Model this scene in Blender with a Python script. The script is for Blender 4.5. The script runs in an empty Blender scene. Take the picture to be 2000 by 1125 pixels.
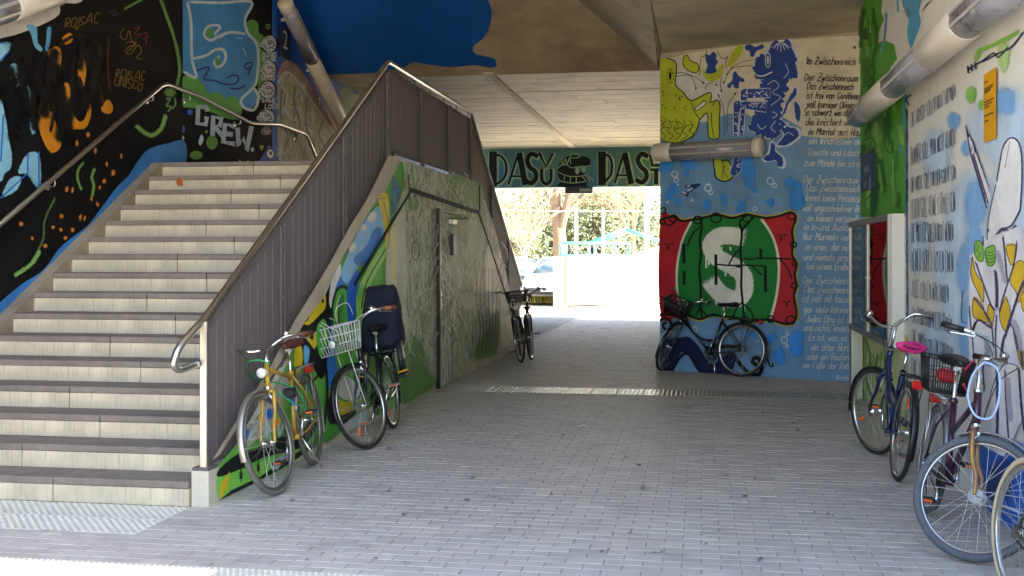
import bpy, math, random
from mathutils import Vector, Matrix
from mathutils.geometry import tessellate_polygon
R = math.radians
random.seed(7)
SC = bpy.context.scene
COL = SC.collection

# ------------------------------------------------------------------ camera
FPX, CX, HY = 2200.0, 1000.0, 497.0        # focal length, centre column and horizon row of a 2000 px wide frame
CAM_H = 1.60
YAW = math.atan(370.0 / FPX)
cam_d = bpy.data.cameras.new('camera')
cam = bpy.data.objects.new('camera', cam_d)
COL.objects.link(cam)
cam.location = (0, 0, CAM_H)
cam.rotation_euler = (R(90), 0, YAW)
cam_d.sensor_width = 36.0
cam_d.lens = 36.0 * FPX / 2000.0
cam_d.shift_y = -(562.5 - HY) / 2000.0
cam_d.clip_start = 0.05
cam_d.clip_end = 900.0
SC.camera = cam

# ------------------------------------------------------------------ sky, sun, exposure
SUN_EL, SUN_AZ = R(46), R(-5)             # height of the sun; its bearing from +X (negative: behind the camera)
world = bpy.data.worlds.new('World')
SC.world = world
world.use_nodes = True
wn = world.node_tree
sky = wn.nodes.new('ShaderNodeTexSky')
sky.sky_type = 'NISHITA'
sky.sun_disc = False
sky.sun_elevation = SUN_EL
sky.sun_rotation = R(90) - SUN_AZ
sky.air_density = 1.2
sky.dust_density = 1.5
wn.links.new(sky.outputs['Color'], wn.nodes['Background'].inputs['Color'])
wn.nodes['Background'].inputs['Strength'].default_value = 0.10
sun_d = bpy.data.lights.new('sun', 'SUN')
sun_d.energy = 5.0
sun_d.angle = R(0.53)
sun_d.color = (1.0, 0.93, 0.82)
sun = bpy.data.objects.new('sun', sun_d)
COL.objects.link(sun)
to_sun = Vector((math.cos(SUN_AZ) * math.cos(SUN_EL), math.sin(SUN_AZ) * math.cos(SUN_EL), math.sin(SUN_EL)))
sun.rotation_euler = to_sun.to_track_quat('Z', 'Y').to_euler()
vs = SC.view_settings
vs.view_transform = 'Standard'
vs.look = 'None'
vs.exposure = 3.45
vs.gamma = 1.0
vs.use_curve_mapping = False
SC.render.engine = 'CYCLES'
SC.cycles.use_denoising = True
SC.cycles.max_bounces = 8
SC.cycles.diffuse_bounces = 6
SC.cycles.glossy_bounces = 3
SC.cycles.transparent_max_bounces = 16
SC.cycles.caustics_reflective = False
SC.cycles.caustics_refractive = False
SC.cycles.sample_clamp_indirect = 10.0

# ------------------------------------------------------------------ helpers
CAM = Vector((0, 0, CAM_H))
AX_R = Vector((math.cos(YAW), math.sin(YAW), 0))
AX_F = Vector((-math.sin(YAW), math.cos(YAW), 0))

class Plane:
    """A surface of the place: origin, normal. at() gives the point of it that a photo measurement belongs to."""
    def __init__(s, o, n):
        s.o = Vector(o); s.n = Vector(n).normalized()
    def at(s, px, py, off=0.0):
        d = AX_R * ((px - CX) / FPX) + AX_F + Vector((0, 0, (HY - py) / FPX))
        t = ((s.o + s.n * off) - CAM).dot(s.n) / d.dot(s.n)
        return CAM + d * t

GROUND = Plane((0, 0, 0), (0, 0, 1))

def hexc(h):
    h = h.lstrip('#')
    out = []
    for i in (0, 2, 4):
        c = int(h[i:i + 2], 16) / 255.0
        out.append(c / 12.92 if c <= 0.04045 else ((c + 0.055) / 1.055) ** 2.4)
    return (out[0], out[1], out[2], 1.0)

def col4(c):
    return hexc(c) if isinstance(c, str) else (c[0], c[1], c[2], 1.0)

MATS = {}
def mat(name, color, rough=0.6, metal=0.0, var=0.0, scale=6.0, bump=0.0, bscale=60.0, color2=None, coat=0.0,
        stretch=(1, 1, 1), soft=False, detail=6.0, trans=0.0, dirt=0.0, spec=0.5, world=False, dscale=1.7):
    """Principled material with noise-driven colour variation, fine relief and dirt."""
    if name in MATS:
        return MATS[name]
    m = bpy.data.materials.new(name)
    m.use_nodes = True
    nt = m.node_tree; N = nt.nodes; L = nt.links
    b = N['Principled BSDF']
    c = col4(color)
    b.inputs['Base Color'].default_value = c
    b.inputs['Roughness'].default_value = rough
    b.inputs['Metallic'].default_value = metal
    b.inputs['Specular IOR Level'].default_value = spec
    if coat: b.inputs['Coat Weight'].default_value = coat
    if trans: b.inputs['Transmission Weight'].default_value = trans
    if var > 0 or color2 is not None or bump > 0 or dirt > 0:
        tc = N.new('ShaderNodeTexCoord'); mp = N.new('ShaderNodeMapping')
        mp.inputs['Scale'].default_value = stretch
        co = tc.outputs['Object']
        if world: co = N.new('ShaderNodeNewGeometry').outputs['Position']
        L.new(co, mp.inputs['Vector'])
    last = None
    if var > 0 or color2 is not None:
        nz = N.new('ShaderNodeTexNoise'); nz.inputs['Scale'].default_value = scale
        nz.inputs['Detail'].default_value = detail; nz.inputs['Roughness'].default_value = 0.62
        L.new(mp.outputs['Vector'], nz.inputs['Vector'])
        rp = N.new('ShaderNodeValToRGB')
        rp.color_ramp.elements[0].position = 0.3; rp.color_ramp.elements[1].position = 0.7
        if color2 is not None:
            rp.color_ramp.elements[0].color = col4(color2); rp.color_ramp.elements[1].color = c
        else:
            rp.color_ramp.elements[0].color = tuple(max(0, x * (1 - var)) for x in c[:3]) + (1,)
            rp.color_ramp.elements[1].color = tuple(min(1, x * (1 + var)) for x in c[:3]) + (1,)
        L.new(nz.outputs['Fac'], rp.inputs['Fac'])
        last = rp.outputs['Color']
        mr = N.new('ShaderNodeMapRange'); rv = 0.02 if metal > .5 else 0.12
        mr.inputs['To Min'].default_value = max(0.02, rough - rv); mr.inputs['To Max'].default_value = min(1, rough + rv)
        L.new(nz.outputs['Fac'], mr.inputs['Value']); L.new(mr.outputs['Result'], b.inputs['Roughness'])
    if dirt > 0:
        n2 = N.new('ShaderNodeTexNoise'); n2.inputs['Scale'].default_value = dscale; n2.inputs['Detail'].default_value = 9
        n2.inputs['Roughness'].default_value = 0.7
        L.new(co, n2.inputs['Vector'])
        r2 = N.new('ShaderNodeMapRange'); r2.inputs['From Min'].default_value = 0.5; r2.inputs['From Max'].default_value = 0.75
        r2.inputs['To Min'].default_value = 0; r2.inputs['To Max'].default_value = dirt
        L.new(n2.outputs['Fac'], r2.inputs['Value'])
        mx = N.new('ShaderNodeMixRGB'); mx.blend_type = 'MIX'
        mx.inputs['Color2'].default_value = (0.045, 0.038, 0.03, 1)
        L.new(r2.outputs['Result'], mx.inputs['Fac'])
        if last is not None: L.new(last, mx.inputs['Color1'])
        else: mx.inputs['Color1'].default_value = c
        last = mx.outputs['Color']
    if last is not None: L.new(last, b.inputs['Base Color'])
    if bump > 0:
        nb = N.new('ShaderNodeTexNoise'); nb.inputs['Scale'].default_value = bscale; nb.inputs['Detail'].default_value = 5
        L.new(mp.outputs['Vector'], nb.inputs['Vector'])
        bp = N.new('ShaderNodeBump'); bp.inputs['Strength'].default_value = bump; bp.inputs['Distance'].default_value = 0.01
        L.new(nb.outputs['Fac'], bp.inputs['Height']); L.new(bp.outputs['Normal'], b.inputs['Normal'])
    if soft:                                   # paint that thins out at its sprayed edge
        at = N.new('ShaderNodeAttribute'); at.attribute_name = 'cover'
        tc2 = N.new('ShaderNodeTexCoord'); ns = N.new('ShaderNodeTexNoise'); ns.inputs['Scale'].default_value = 110; ns.inputs['Detail'].default_value = 3; ns.inputs['Roughness'].default_value = .6
        L.new(tc2.outputs['Object'], ns.inputs['Vector'])
        m1 = N.new('ShaderNodeMath'); m1.operation = 'MULTIPLY_ADD'; m1.inputs[1].default_value = 2.6; m1.inputs[2].default_value = -1.3
        L.new(ns.outputs['Fac'], m1.inputs[0])
        m2 = N.new('ShaderNodeMath'); m2.operation = 'ADD'; L.new(m1.outputs[0], m2.inputs[0]); L.new(at.outputs['Fac'], m2.inputs[1])
        m3 = N.new('ShaderNodeMapRange'); m3.interpolation_type = 'SMOOTHSTEP'; m3.inputs['From Min'].default_value = .47; m3.inputs['From Max'].default_value = .53
        L.new(m2.outputs[0], m3.inputs['Value'])
        m4 = N.new('ShaderNodeMath'); m4.operation = 'MULTIPLY'; m5 = N.new('ShaderNodeMath'); m5.operation = 'MULTIPLY'; m5.use_clamp = True; m5.inputs[1].default_value = 40.0
        L.new(at.outputs['Fac'], m5.inputs[0]); L.new(m3.outputs[0], m4.inputs[0]); L.new(m5.outputs[0], m4.inputs[1])
        L.new(m4.outputs[0], b.inputs['Alpha'])
    MATS[name] = m
    return m

def paint(hexcol, soft=False, rough=0.55):
    c = hexc(hexcol)
    lum = sum(c[:3]) / 3
    return mat('paint_' + hexcol.lstrip('#') + ('_soft' if soft else ''), hexcol, rough, 0, 0.15, 3.0, 0.3, 35, soft=soft, dirt=0.3 if lum > 0.03 else 0.0, spec=0.25)

class MB:
    """Collects shapes, then links them as ONE mesh object."""
    def __init__(s):
        s.v = []; s.f = []; s.m = []; s.smooth = []; s.cover = None
    def add(s, vs, fs, mi=0, smooth=False):
        o = len(s.v)
        s.v += [Vector(v) for v in vs]
        for f in fs:
            s.f.append([i + o for i in f]); s.m.append(mi); s.smooth.append(smooth)
        return s
    def box(s, c, d, mi=0, M=None):
        x, y, z = d[0] / 2, d[1] / 2, d[2] / 2
        vs = [Vector((sx * x, sy * y, sz * z)) for sx in (-1, 1) for sy in (-1, 1) for sz in (-1, 1)]
        if M is not None: vs = [M @ v for v in vs]
        vs = [v + Vector(c) for v in vs]
        return s.add(vs, [(0, 1, 3, 2), (4, 6, 7, 5), (0, 4, 5, 1), (2, 3, 7, 6), (0, 2, 6, 4), (1, 5, 7, 3)], mi)
    def bx(s, x0, x1, y0, y1, z0, z1, mi=0):
        return s.box(((x0 + x1) / 2, (y0 + y1) / 2, (z0 + z1) / 2), (abs(x1 - x0), abs(y1 - y0), abs(z1 - z0)), mi)
    def rbox(s, c, d, r=0.01, mi=0, M=None):
        """box with chamfered edges"""
        x, y, z = d[0] / 2, d[1] / 2, d[2] / 2
        r = min(r, x * .9, y * .9, z * .9)
        vs = []; idx = {}
        for sx in (-1, 1):
            for sy in (-1, 1):
                for sz in (-1, 1):
                    for k, p in enumerate(((x, y - r, z - r), (x - r, y, z - r), (x - r, y - r, z))):
                        idx[(sx, sy, sz, k)] = len(vs); vs.append(Vector((sx * p[0], sy * p[1], sz * p[2])))
        fs = []
        I = idx
        for sg in (-1, 1):
            fs.append([I[(sg, a, b, 0)] for a, b in ((-1, -1), (1, -1), (1, 1), (-1, 1))])
            fs.append([I[(a, sg, b, 1)] for a, b in ((-1, -1), (1, -1), (1, 1), (-1, 1))])
            fs.append([I[(a, b, sg, 2)] for a, b in ((-1, -1), (1, -1), (1, 1), (-1, 1))])
        for a in (-1, 1):
            for b in (-1, 1):
                fs.append([I[(a, b, -1, 0)], I[(a, b, 1, 0)], I[(a, b, 1, 1)], I[(a, b, -1, 1)]])
                fs.append([I[(a, -1, b, 0)], I[(a, 1, b, 0)], I[(a, 1, b, 2)], I[(a, -1, b, 2)]])
                fs.append([I[(-1, a, b, 1)], I[(1, a, b, 1)], I[(1, a, b, 2)], I[(-1, a, b, 2)]])
                for e in (-1, 1):
                    fs.append([I[(a, b, e, 0)], I[(a, b, e, 1)], I[(a, b, e, 2)]])
        if M is not None: vs = [M @ v for v in vs]
        return s.add([v + Vector(c) for v in vs], fs, mi)
    def tube(s, pts, r, n=8, mi=0, caps=True, closed=False, ends=None):
        pts = [Vector(p) for p in pts]
        k = len(pts)
        rr = r if isinstance(r, (list, tuple)) else [r] * k
        tang = []
        for i in range(k):
            if closed: t = pts[(i + 1) % k] - pts[i - 1]
            elif i == 0: t = pts[1] - pts[0]
            elif i == k - 1: t = pts[-1] - pts[-2]
            else: t = (pts[i + 1] - pts[i]).normalized() + (pts[i] - pts[i - 1]).normalized()
            tang.append(t.normalized() if t.length > 1e-9 else Vector((0, 0, 1)))
        up = Vector((0, 0, 1)) if abs(tang[0].z) < 0.9 else Vector((1, 0, 0))
        nrm = (up - tang[0] * up.dot(tang[0])).normalized()
        vs = []
        for i in range(k):
            if i:
                nrm = nrm - tang[i] * nrm.dot(tang[i])
                nrm = nrm.normalized() if nrm.length > 1e-6 else tang[i].orthogonal().normalized()
            bn = tang[i].cross(nrm)
            for j in range(n):
                a = 2 * math.pi * j / n
                vs.append(pts[i] + (nrm * math.cos(a) + bn * math.sin(a)) * rr[i])
        fs = []
        for i in range(k if closed else k - 1):
            i2 = (i + 1) % k
            for j in range(n):
                j2 = (j + 1) % n
                fs.append((i * n + j, i * n + j2, i2 * n + j2, i2 * n + j))
        s.add(vs, fs, mi, True)
        if caps and not closed:
            o = len(s.v) - len(vs)
            s.f.append([o + j for j in range(n)][::-1]); s.m.append(mi); s.smooth.append(False)
            s.f.append([o + (k - 1) * n + j for j in range(n)]); s.m.append(mi); s.smooth.append(False)
        return s
    def lathe(s, prof, o, ax, n=20, mi=0, a0=0.0, a1=2 * math.pi, smooth=True):
        """prof: (radius, distance along the axis)"""
        ax = Vector(ax).normalized(); u = ax.orthogonal().normalized(); w = ax.cross(u)
        o = Vector(o); full = abs(a1 - a0 - 2 * math.pi) < 1e-6
        m = n if full else n + 1
        vs = []
        for (r, h) in prof:
            for j in range(m):
                a = a0 + (a1 - a0) * j / n
                vs.append(o + ax * h + (u * math.cos(a) + w * math.sin(a)) * r)
        fs = []
        for i in range(len(prof) - 1):
            for j in range(n):
                j2 = (j + 1) % m
                fs.append((i * m + j, i * m + j2, (i + 1) * m + j2, (i + 1) * m + j))
        return s.add(vs, fs, mi, smooth)
    def prism(s, poly, d, mi=0):
        """poly: 3D outline of a flat face; d: extrusion vector"""
        poly = [Vector(p) for p in poly]; d = Vector(d); n = len(poly)
        tri = tessellate_polygon([poly])
        vs = poly + [p + d for p in poly]
        fs = [tuple(t) for t in tri] + [tuple(i + n for i in t)[::-1] for t in tri]
        fs += [(i, (i + 1) % n, (i + 1) % n + n, i + n) for i in range(n)]
        return s.add(vs, fs, mi)
    def loft(s, rings, mi=0, smooth=True, caps=True):
        n = len(rings[0]); vs = [p for r_ in rings for p in r_]
        fs = []
        for i in range(len(rings) - 1):
            for j in range(n):
                j2 = (j + 1) % n
                fs.append((i * n + j, i * n + j2, (i + 1) * n + j2, (i + 1) * n + j))
        if caps:
            fs.append(tuple(range(n))[::-1]); fs.append(tuple((len(rings) - 1) * n + j for j in range(n)))
        return s.add(vs, fs, mi, smooth)
    def mesh(s, name, mats):
        me = bpy.data.meshes.new(name)
        me.from_pydata([tuple(v) for v in s.v], [], s.f)
        for m in (mats if isinstance(mats, (list, tuple)) else [mats]): me.materials.append(m)
        me.polygons.foreach_set('material_index', s.m)
        me.polygons.foreach_set('use_smooth', s.smooth)
        if s.cover is not None:
            a = me.attributes.new('cover', 'FLOAT', 'POINT'); a.data.foreach_set('value', s.cover)
        me.update()
        return me
    def build(s, name, mats, parent=None, M=None):
        if M is not None: s.v = [M @ v for v in s.v]
        return link(name, s.mesh(name, mats), parent)

def link(name, me, parent=None):
    o = bpy.data.objects.new(name, me)
    COL.objects.link(o)
    if parent is not None: o.parent = parent
    return o

def tag(o, label, cat, group=None):
    o['label'] = label; o['category'] = cat; o['kind'] = 'thing'
    if group: o['group'] = group
    return o

def thing(name, label, cat, loc=(0, 0, 0), group=None):
    o = bpy.data.objects.new(name, None); COL.objects.link(o)
    o.location = loc; o.empty_display_size = 0.2
    return tag(o, label, cat, group)

def struct(o, kind='structure'):
    o['kind'] = kind
    return o

def copy_tree(o, parent=None):
    c = o.copy(); COL.objects.link(c); c.parent = parent
    for ch in o.children: copy_tree(ch, c)
    return c

def spline(pts, sub=6, closed=False):
    """Catmull-Rom through the points"""
    k = len(pts)
    if k < 3: return [tuple(p) for p in pts]
    out = []
    for i in range(k if closed else k - 1):
        if closed: p0, p1, p2, p3 = pts[i - 1], pts[i], pts[(i + 1) % k], pts[(i + 2) % k]
        else: p0, p1, p2, p3 = pts[max(i - 1, 0)], pts[i], pts[i + 1], pts[min(i + 2, k - 1)]
        for j in range(sub):
            t = j / sub
            out.append(tuple(0.5 * (2 * b + (c - a) * t + (2 * a - 5 * b + 4 * c - d) * t * t + (3 * b - a - 3 * c + d) * t ** 3)
                             for a, b, c, d in zip(p0, p1, p2, p3)))
    if not closed: out.append(tuple(pts[-1]))
    return out
# ------------------------------------------------------------------ surfaces of the place
XL, XS0, XS1 = -5.68, -5.56, -3.20           # left wall, left and right ends of the steps
XU, XW = -3.08, 1.78                         # face of the wall under the stairs, face of the right wall
RISE, GO, Y1 = 0.16, 0.2874, 6.69            # riser, going, first riser
NST = 16
LAND = RISE * NST                            # landing height
YL0, YL1 = Y1 + GO * (NST - 1), 15.22        # landing
YEND = YL1 + GO * (NST - 1)
PV0, PV1 = Vector((-5.70, 11.72, 0)), Vector((-5.58, 14.25, 0))
PP0, PP1 = Vector((-0.56, 15.76, 0)), Vector((3.4, 13.93, 0))
ZR = 5.30                                    # roof underside
ZC = 4.27                                    # ceiling of the far passage
YC, YB = 16.4, 28.0                          # its near end; the lintel beam
pl_left = Plane((XL, 0, 0), (1, 0, 0))
dv = (PV1 - PV0).normalized(); pl_five = Plane(PV0, (dv.y, -dv.x, 0))
pl_two = Plane((-5.58, 0, 0), (1, 0, 0))
pl_under = Plane((XU, 0, 0), (1, 0, 0))
dp = (PP1 - PP0).normalized(); pl_poem = Plane(PP0, (dp.y, -dp.x, 0))
pl_right = Plane((XW, 0, 0), (-1, 0, 0))
pl_soffit = Plane((0, YC, ZC), (0, -0.515, -0.857))
pl_beam = Plane((0, YB, 0), (0, -1, 0))
pl_slab = Plane((0, 0, 4.39), (0, 0, -1))

M_conc = mat('concrete', '#b3a994', 0.85, 0, 0.22, 1.6, 0.35, 30, dirt=0.35)
M_conc_dark = mat('stained_concrete', '#a3927a', 0.85, 0, 0.3, 1.2, 0.35, 25, dirt=0.5)
M_conc_lime = mat('board_marked_concrete', '#d8d2bd', 0.75, 0, 0.2, 2.2, 0.5, 12, stretch=(0.35, 3, 1), dirt=0.6)
M_conc_light = mat('pale_concrete', '#c9bfa9', 0.85, 0, 0.16, 3.0, 0.3, 40, dirt=0.3)
M_plaster = mat('white_plaster', '#e6e4dc', 0.7, 0, 0.06, 2.0, 0.12, 40, dirt=0.12)
M_asphalt = mat('asphalt', (0.11, 0.105, 0.10), 0.9, 0, 0.25, 8, 0.4, 90)

# ---- ground: one sheet to the horizon, the pavement of pavers lies on it
g = MB(); g.add([(-350, -60, -0.075), (350, -60, -0.075), (350, 600, -0.075), (-350, 600, -0.075)], [(0, 1, 2, 3)])
struct(g.build('ground', mat('plaza_stone', '#c9b89c', 0.8, 0, 0.15, 3, 0.3, 60)))

def paver_mats():
    out = []
    for i, c in enumerate(('#b9b0a5', '#b5aca2', '#bdb4a8', '#b7aea4')):
        out.append(mat('paver_%d' % i, c, 0.6, 0, 0.09, 6.0, 0.2, 120, dirt=0.32, world=True, dscale=2.6, spec=.25))
    return out
PAV = paver_mats()
M_joint = mat('joint_sand', '#938a7f', 0.95, 0, 0.3, 30)
bed = MB(); bed.bx(-7.5, 6.0, -6.0, 30.0, -0.07, -0.0045)
pavement = struct(bed.build('pavement', M_joint))
PX, PY, GAP, CH = 0.2, 0.1, 0.0055, 0.0025
def paver_shape(w, l, h=0.0, z0=-0.03):
    b = MB()
    x, y = (w - GAP) / 2, (l - GAP) / 2
    b.add([(-x, -y, z0), (x, -y, z0), (x, y, z0), (-x, y, z0),
           (-x, -y, h - CH), (x, -y, h - CH), (x, y, h - CH), (-x, y, h - CH),
           (-x + CH, -y + CH, h), (x - CH, -y + CH, h), (x - CH, y - CH, h), (-x + CH, y - CH, h)],
          [(0, 1, 5, 4), (1, 2, 6, 5), (2, 3, 7, 6), (3, 0, 4, 7), (4, 5, 9, 8), (5, 6, 10, 9), (6, 7, 11, 10), (7, 4, 8, 11), (8, 9, 10, 11)])
    return b
TACT0, TACT1 = 12.86, 13.42
def paver_free(x, y):
    if x < XU - 0.05 and y > Y1 - 0.02: return False            # stairs
    if x < -3.27 and 5.98 < y < Y1 + 0.1: return False         # studded field
    if x < -1.55 and 5.22 < y < 5.44: return False             # studded line
    if x > XW + 0.08 and y > 1: return False
    if TACT0 - 0.01 < y < TACT1 + 0.01: return False
    if y > 15.9 and x > -0.45: return False
    q = (Vector((x, y, 0)) - PP0)
    if q.dot(pl_poem.n) < 0.02 and x > -0.56: return False
    return True
def row_ys():
    ys = []; y = 3.0
    while y < 5.2: ys.append(y); y += PY
    return ys
cand = []
y = 3.02
row = 0
while y < 29.6:
    yc = y + PY / 2
    x = -7.2 + (0.1 if row % 2 else 0.0)
    while x < 3.9:
        if paver_free(x, yc): cand.append((x, yc))
        x += PX
    y += PY; row += 1
def seen(x, y):
    d = -x * math.sin(YAW) + y * math.cos(YAW); l = x * math.cos(YAW) + y * math.sin(YAW)
    px = CX + FPX * l / d; py = HY + FPX * CAM_H / d
    return -40 < px < 2040 and py < 1140
vis = [c for c in cand if seen(*c) and not (c[0] < -3.1 and c[1] < 5.3)]
vis.sort(key=lambda c: c[1])
single = set(vis[:300])
shapes = []
for k in range(4):
    for dz in (0.0, -0.0015):
        me = paver_shape(PX, PY, dz).mesh('paver', PAV[k]); shapes.append(me)
for (x, yy) in vis[:300]:
    o = link('paver', random.choice(shapes), pavement)
    o.location = (x + random.uniform(-.001, .001), yy + random.uniform(-.001, .001), random.uniform(-.001, .001))
    o.rotation_euler = (random.uniform(-.004, .004), random.uniform(-.004, .004), random.uniform(-.006, .006))
rest = MB()
base = paver_shape(PX, PY, 0)
for (x, yy) in cand:
    if (x, yy) in single: continue
    dz = random.uniform(-.0018, .0012); o = Vector((x, yy, dz))
    rest.add([v + o for v in base.v], base.f, random.randrange(4))
struct(rest.build('paver_field', PAV, pavement), 'stuff')

# ---- tactile paving: studded field before the stairs, ribbed band across the passage, studded line
M_tact = mat('tactile_slab', '#cdc6b6', 0.6, 0, 0.12, 8, 0.25, 90, dirt=0.35)
def stud_tile(w, l, nx, ny, r0, r1, h=0.005):
    b = MB(); b.rbox((0, 0, -0.02), (w - 0.004, l - 0.004, 0.04), 0.003)
    for i in range(nx):
        for j in range(ny):
            cx = -w / 2 + w * (i + 0.5 + (0.25 if j % 2 else -0.25)) / nx; cy = -l / 2 + l * (j + 0.5) / ny
            b.add([(cx - r0, cy, 0), (cx - r0 * .4, cy - r1, 0), (cx + r0 * .4, cy - r1, 0), (cx + r0, cy, 0), (cx + r0 * .4, cy + r1, 0), (cx - r0 * .4, cy + r1, 0),
                   (cx - r0 * .6, cy, h), (cx - r0 * .25, cy - r1 * .6, h), (cx + r0 * .25, cy - r1 * .6, h), (cx + r0 * .6, cy, h), (cx + r0 * .25, cy + r1 * .6, h), (cx - r0 * .25, cy + r1 * .6, h)],
                  [(k, (k + 1) % 6, (k + 1) % 6 + 6, k + 6) for k in range(6)] + [tuple(range(6, 12))])
    return b
tm = stud_tile(0.3, 0.345, 6, 11, 0.017, 0.008, 0.004).mesh('studded_tile', M_tact)
for i in range(9):
    for j in range(2):
        o = link('studded_tile', tm, pavement); o.location = (-3.19 - 0.15 - 0.3 * i, 6.0 + 0.1725 + 0.345 * j, 0.001)
tm = stud_tile(0.3, 0.2, 9, 5, 0.009, 0.009, 0.005).mesh('studded_strip', M_tact)
for i in range(16):
    o = link('studded_strip', tm, pavement); o.location = (-1.7 - 0.3 * i, 5.33, 0.001)
b = MB(); b.rbox((0, 0, -0.02), (0.296, 0.276, 0.04), 0.003)
for i in range(6):
    x = -0.125 + 0.05 * i
    b.add([(x - .014, -.135, 0), (x + .014, -.135, 0), (x + .014, .135, 0), (x - .014, .135, 0), (x - .008, -.13, .005), (x + .008, -.13, .005), (x + .008, .13, .005), (x - .008, .13, .005)],
          [(0, 1, 5, 4), (1, 2, 6, 5), (2, 3, 7, 6), (3, 0, 4, 7), (4, 5, 6, 7)])
M_rib = mat('ribbed_slab', '#a29a86', 0.33, 0, 0.12, 8, 0.15, 90, dirt=0.3)
tm = b.mesh('ribbed_tile', M_rib)
for i in range(16):
    for j in range(2):
        o = link('ribbed_tile', tm, pavement); o.location = (XU + 0.16 + 0.302 * i, TACT0 + 0.14 + 0.28 * j, 0.001)

# ---- stairs
M_tread = mat('stair_slab', '#7f7368', 0.75, 0, 0.2, 9, 0.3, 80, dirt=0.35)
def riser_mat():
    m = mat('riser_concrete', '#c8b99f', 0.85, 0, 0.16, 5, 0.3, 60, dirt=0.25)
    nt = m.node_tree; N = nt.nodes; L = nt.links
    b = N['Principled BSDF']; src = b.inputs['Base Color'].links[0].from_socket
    tc = N.new('ShaderNodeTexCoord'); mp = N.new('ShaderNodeMapping'); mp.inputs['Scale'].default_value = (1, 1, 0.06)
    nz = N.new('ShaderNodeTexNoise'); nz.inputs['Scale'].default_value = 85; nz.inputs['Detail'].default_value = 4
    L.new(tc.outputs['Object'], mp.inputs['Vector']); L.new(mp.outputs['Vector'], nz.inputs['Vector'])
    r2 = N.new('ShaderNodeMapRange'); r2.inputs['From Min'].default_value = 0.52; r2.inputs['From Max'].default_value = 0.72
    r2.inputs['To Max'].default_value = 0.34
    L.new(nz.outputs['Fac'], r2.inputs['Value'])
    mx = N.new('ShaderNodeMixRGB'); mx.inputs['Color2'].default_value = (0.15, 0.13, 0.105, 1)
    L.new(r2.outputs['Result'], mx.inputs['Fac']); L.new(src, mx.inputs['Color1']); L.new(mx.outputs['Color'], b.inputs['Base Color'])
    return m
M_riser = riser_mat()
stair = thing('staircase', 'wide concrete staircase with pale risers and dark tread slabs beside black mural wall', 'staircase', ((XS0 + XS1) / 2, Y1, 0))
SO = Vector(stair.location)
JOINT = {1: 102, 2: 42, 3: 194, 4: 135, 5: 274, 6: 214, 7: 342, 8: 286, 9: 403, 10: 346, 11: 457, 12: 402, 13: 505, 14: 451, 15: 547, 16: 495}
TS = 0.046
for n in range(1, NST + 1):
    yf = Y1 + GO * (n - 1); zt = RISE * n
    xj = Plane((0, yf, 0), (0, -1, 0)).at(JOINT[n], 500).x
    cuts = [XS0, xj, XS1]
    if n < 7 and xj - XS0 > 1.4: cuts = [XS0, xj - 1.25, xj, XS1]
    depth = GO + 0.02 if n < NST else YL1 - yf
    for a, c in zip(cuts, cuts[1:]):
        w = c - a - 0.006
        j1, j2 = random.uniform(-.002, .002), random.uniform(-.0015, .0015)
        rb = MB(); rb.rbox((0, 0, 0), (w, 0.15, RISE - TS - 0.003), 0.003)
        o = rb.build('riser_block', M_riser, stair); o.location = Vector(((a + c) / 2, yf + 0.075 + 0.004 + j1, zt - TS - (RISE - TS) / 2)) - SO
        tb = MB(); tb.rbox((0, 0, 0), (w, depth, TS), 0.005)
        o = tb.build('tread_slab', M_tread, stair); o.location = Vector(((a + c) / 2, yf + depth / 2 + j1, zt - TS / 2 + j2)) - SO
core = MB()
for n in range(1, NST + 1):
    yf = Y1 + GO * (n - 1)
    core.bx(XS0, XS1, yf + 0.05, (yf + GO + 0.05) if n < NST else YL1, -0.05 if n < 3 else RISE * n - 0.5, RISE * n - TS - 0.004)
core.build('core', M_conc_dark, stair).location = -SO
# sloping stringer along the left wall
st = MB()
def nose(y): return RISE + (y - Y1) * RISE / GO
st.prism([(XS0, Y1 - 0.1, -0.05), (XS0, Y1 - 0.1, nose(Y1 - 0.1) - 0.01), (XS0, YL0, LAND - 0.0), (XS0, 11.7, LAND + 0.0), (XS0, 11.7, LAND - 0.3), (XS0, YL0, LAND - 0.3)], (XL - XS0 - 0.01, 0, 0))
st.build('stringer', M_conc_dark, stair).location = -SO
# far flight going down
far = thing('staircase', 'far concrete flight going down behind the brown slatted balustrade', 'staircase', ((XS0 + XS1) / 2, YL1, 0))
FO = Vector(far.location)
for n in range(1, NST):
    zt = LAND - RISE * n; y0 = YL1 + GO * (n - 1)
    tb = MB(); tb.rbox((0, 0, 0), (XS1 - XS0, GO + 0.02, TS), 0.005)
    o = tb.build('tread_slab', M_tread, far); o.location = Vector(((XS0 + XS1) / 2, y0 + GO / 2, zt - TS / 2)) - FO
    rb = MB(); rb.rbox((0, 0, 0), (XS1 - XS0, 0.15, RISE - TS - .003), 0.003)
    o = rb.build('riser_block', M_riser, far); o.location = Vector(((XS0 + XS1) / 2, y0 + GO - 0.08, zt - TS - (RISE - TS) / 2)) - FO

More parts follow.
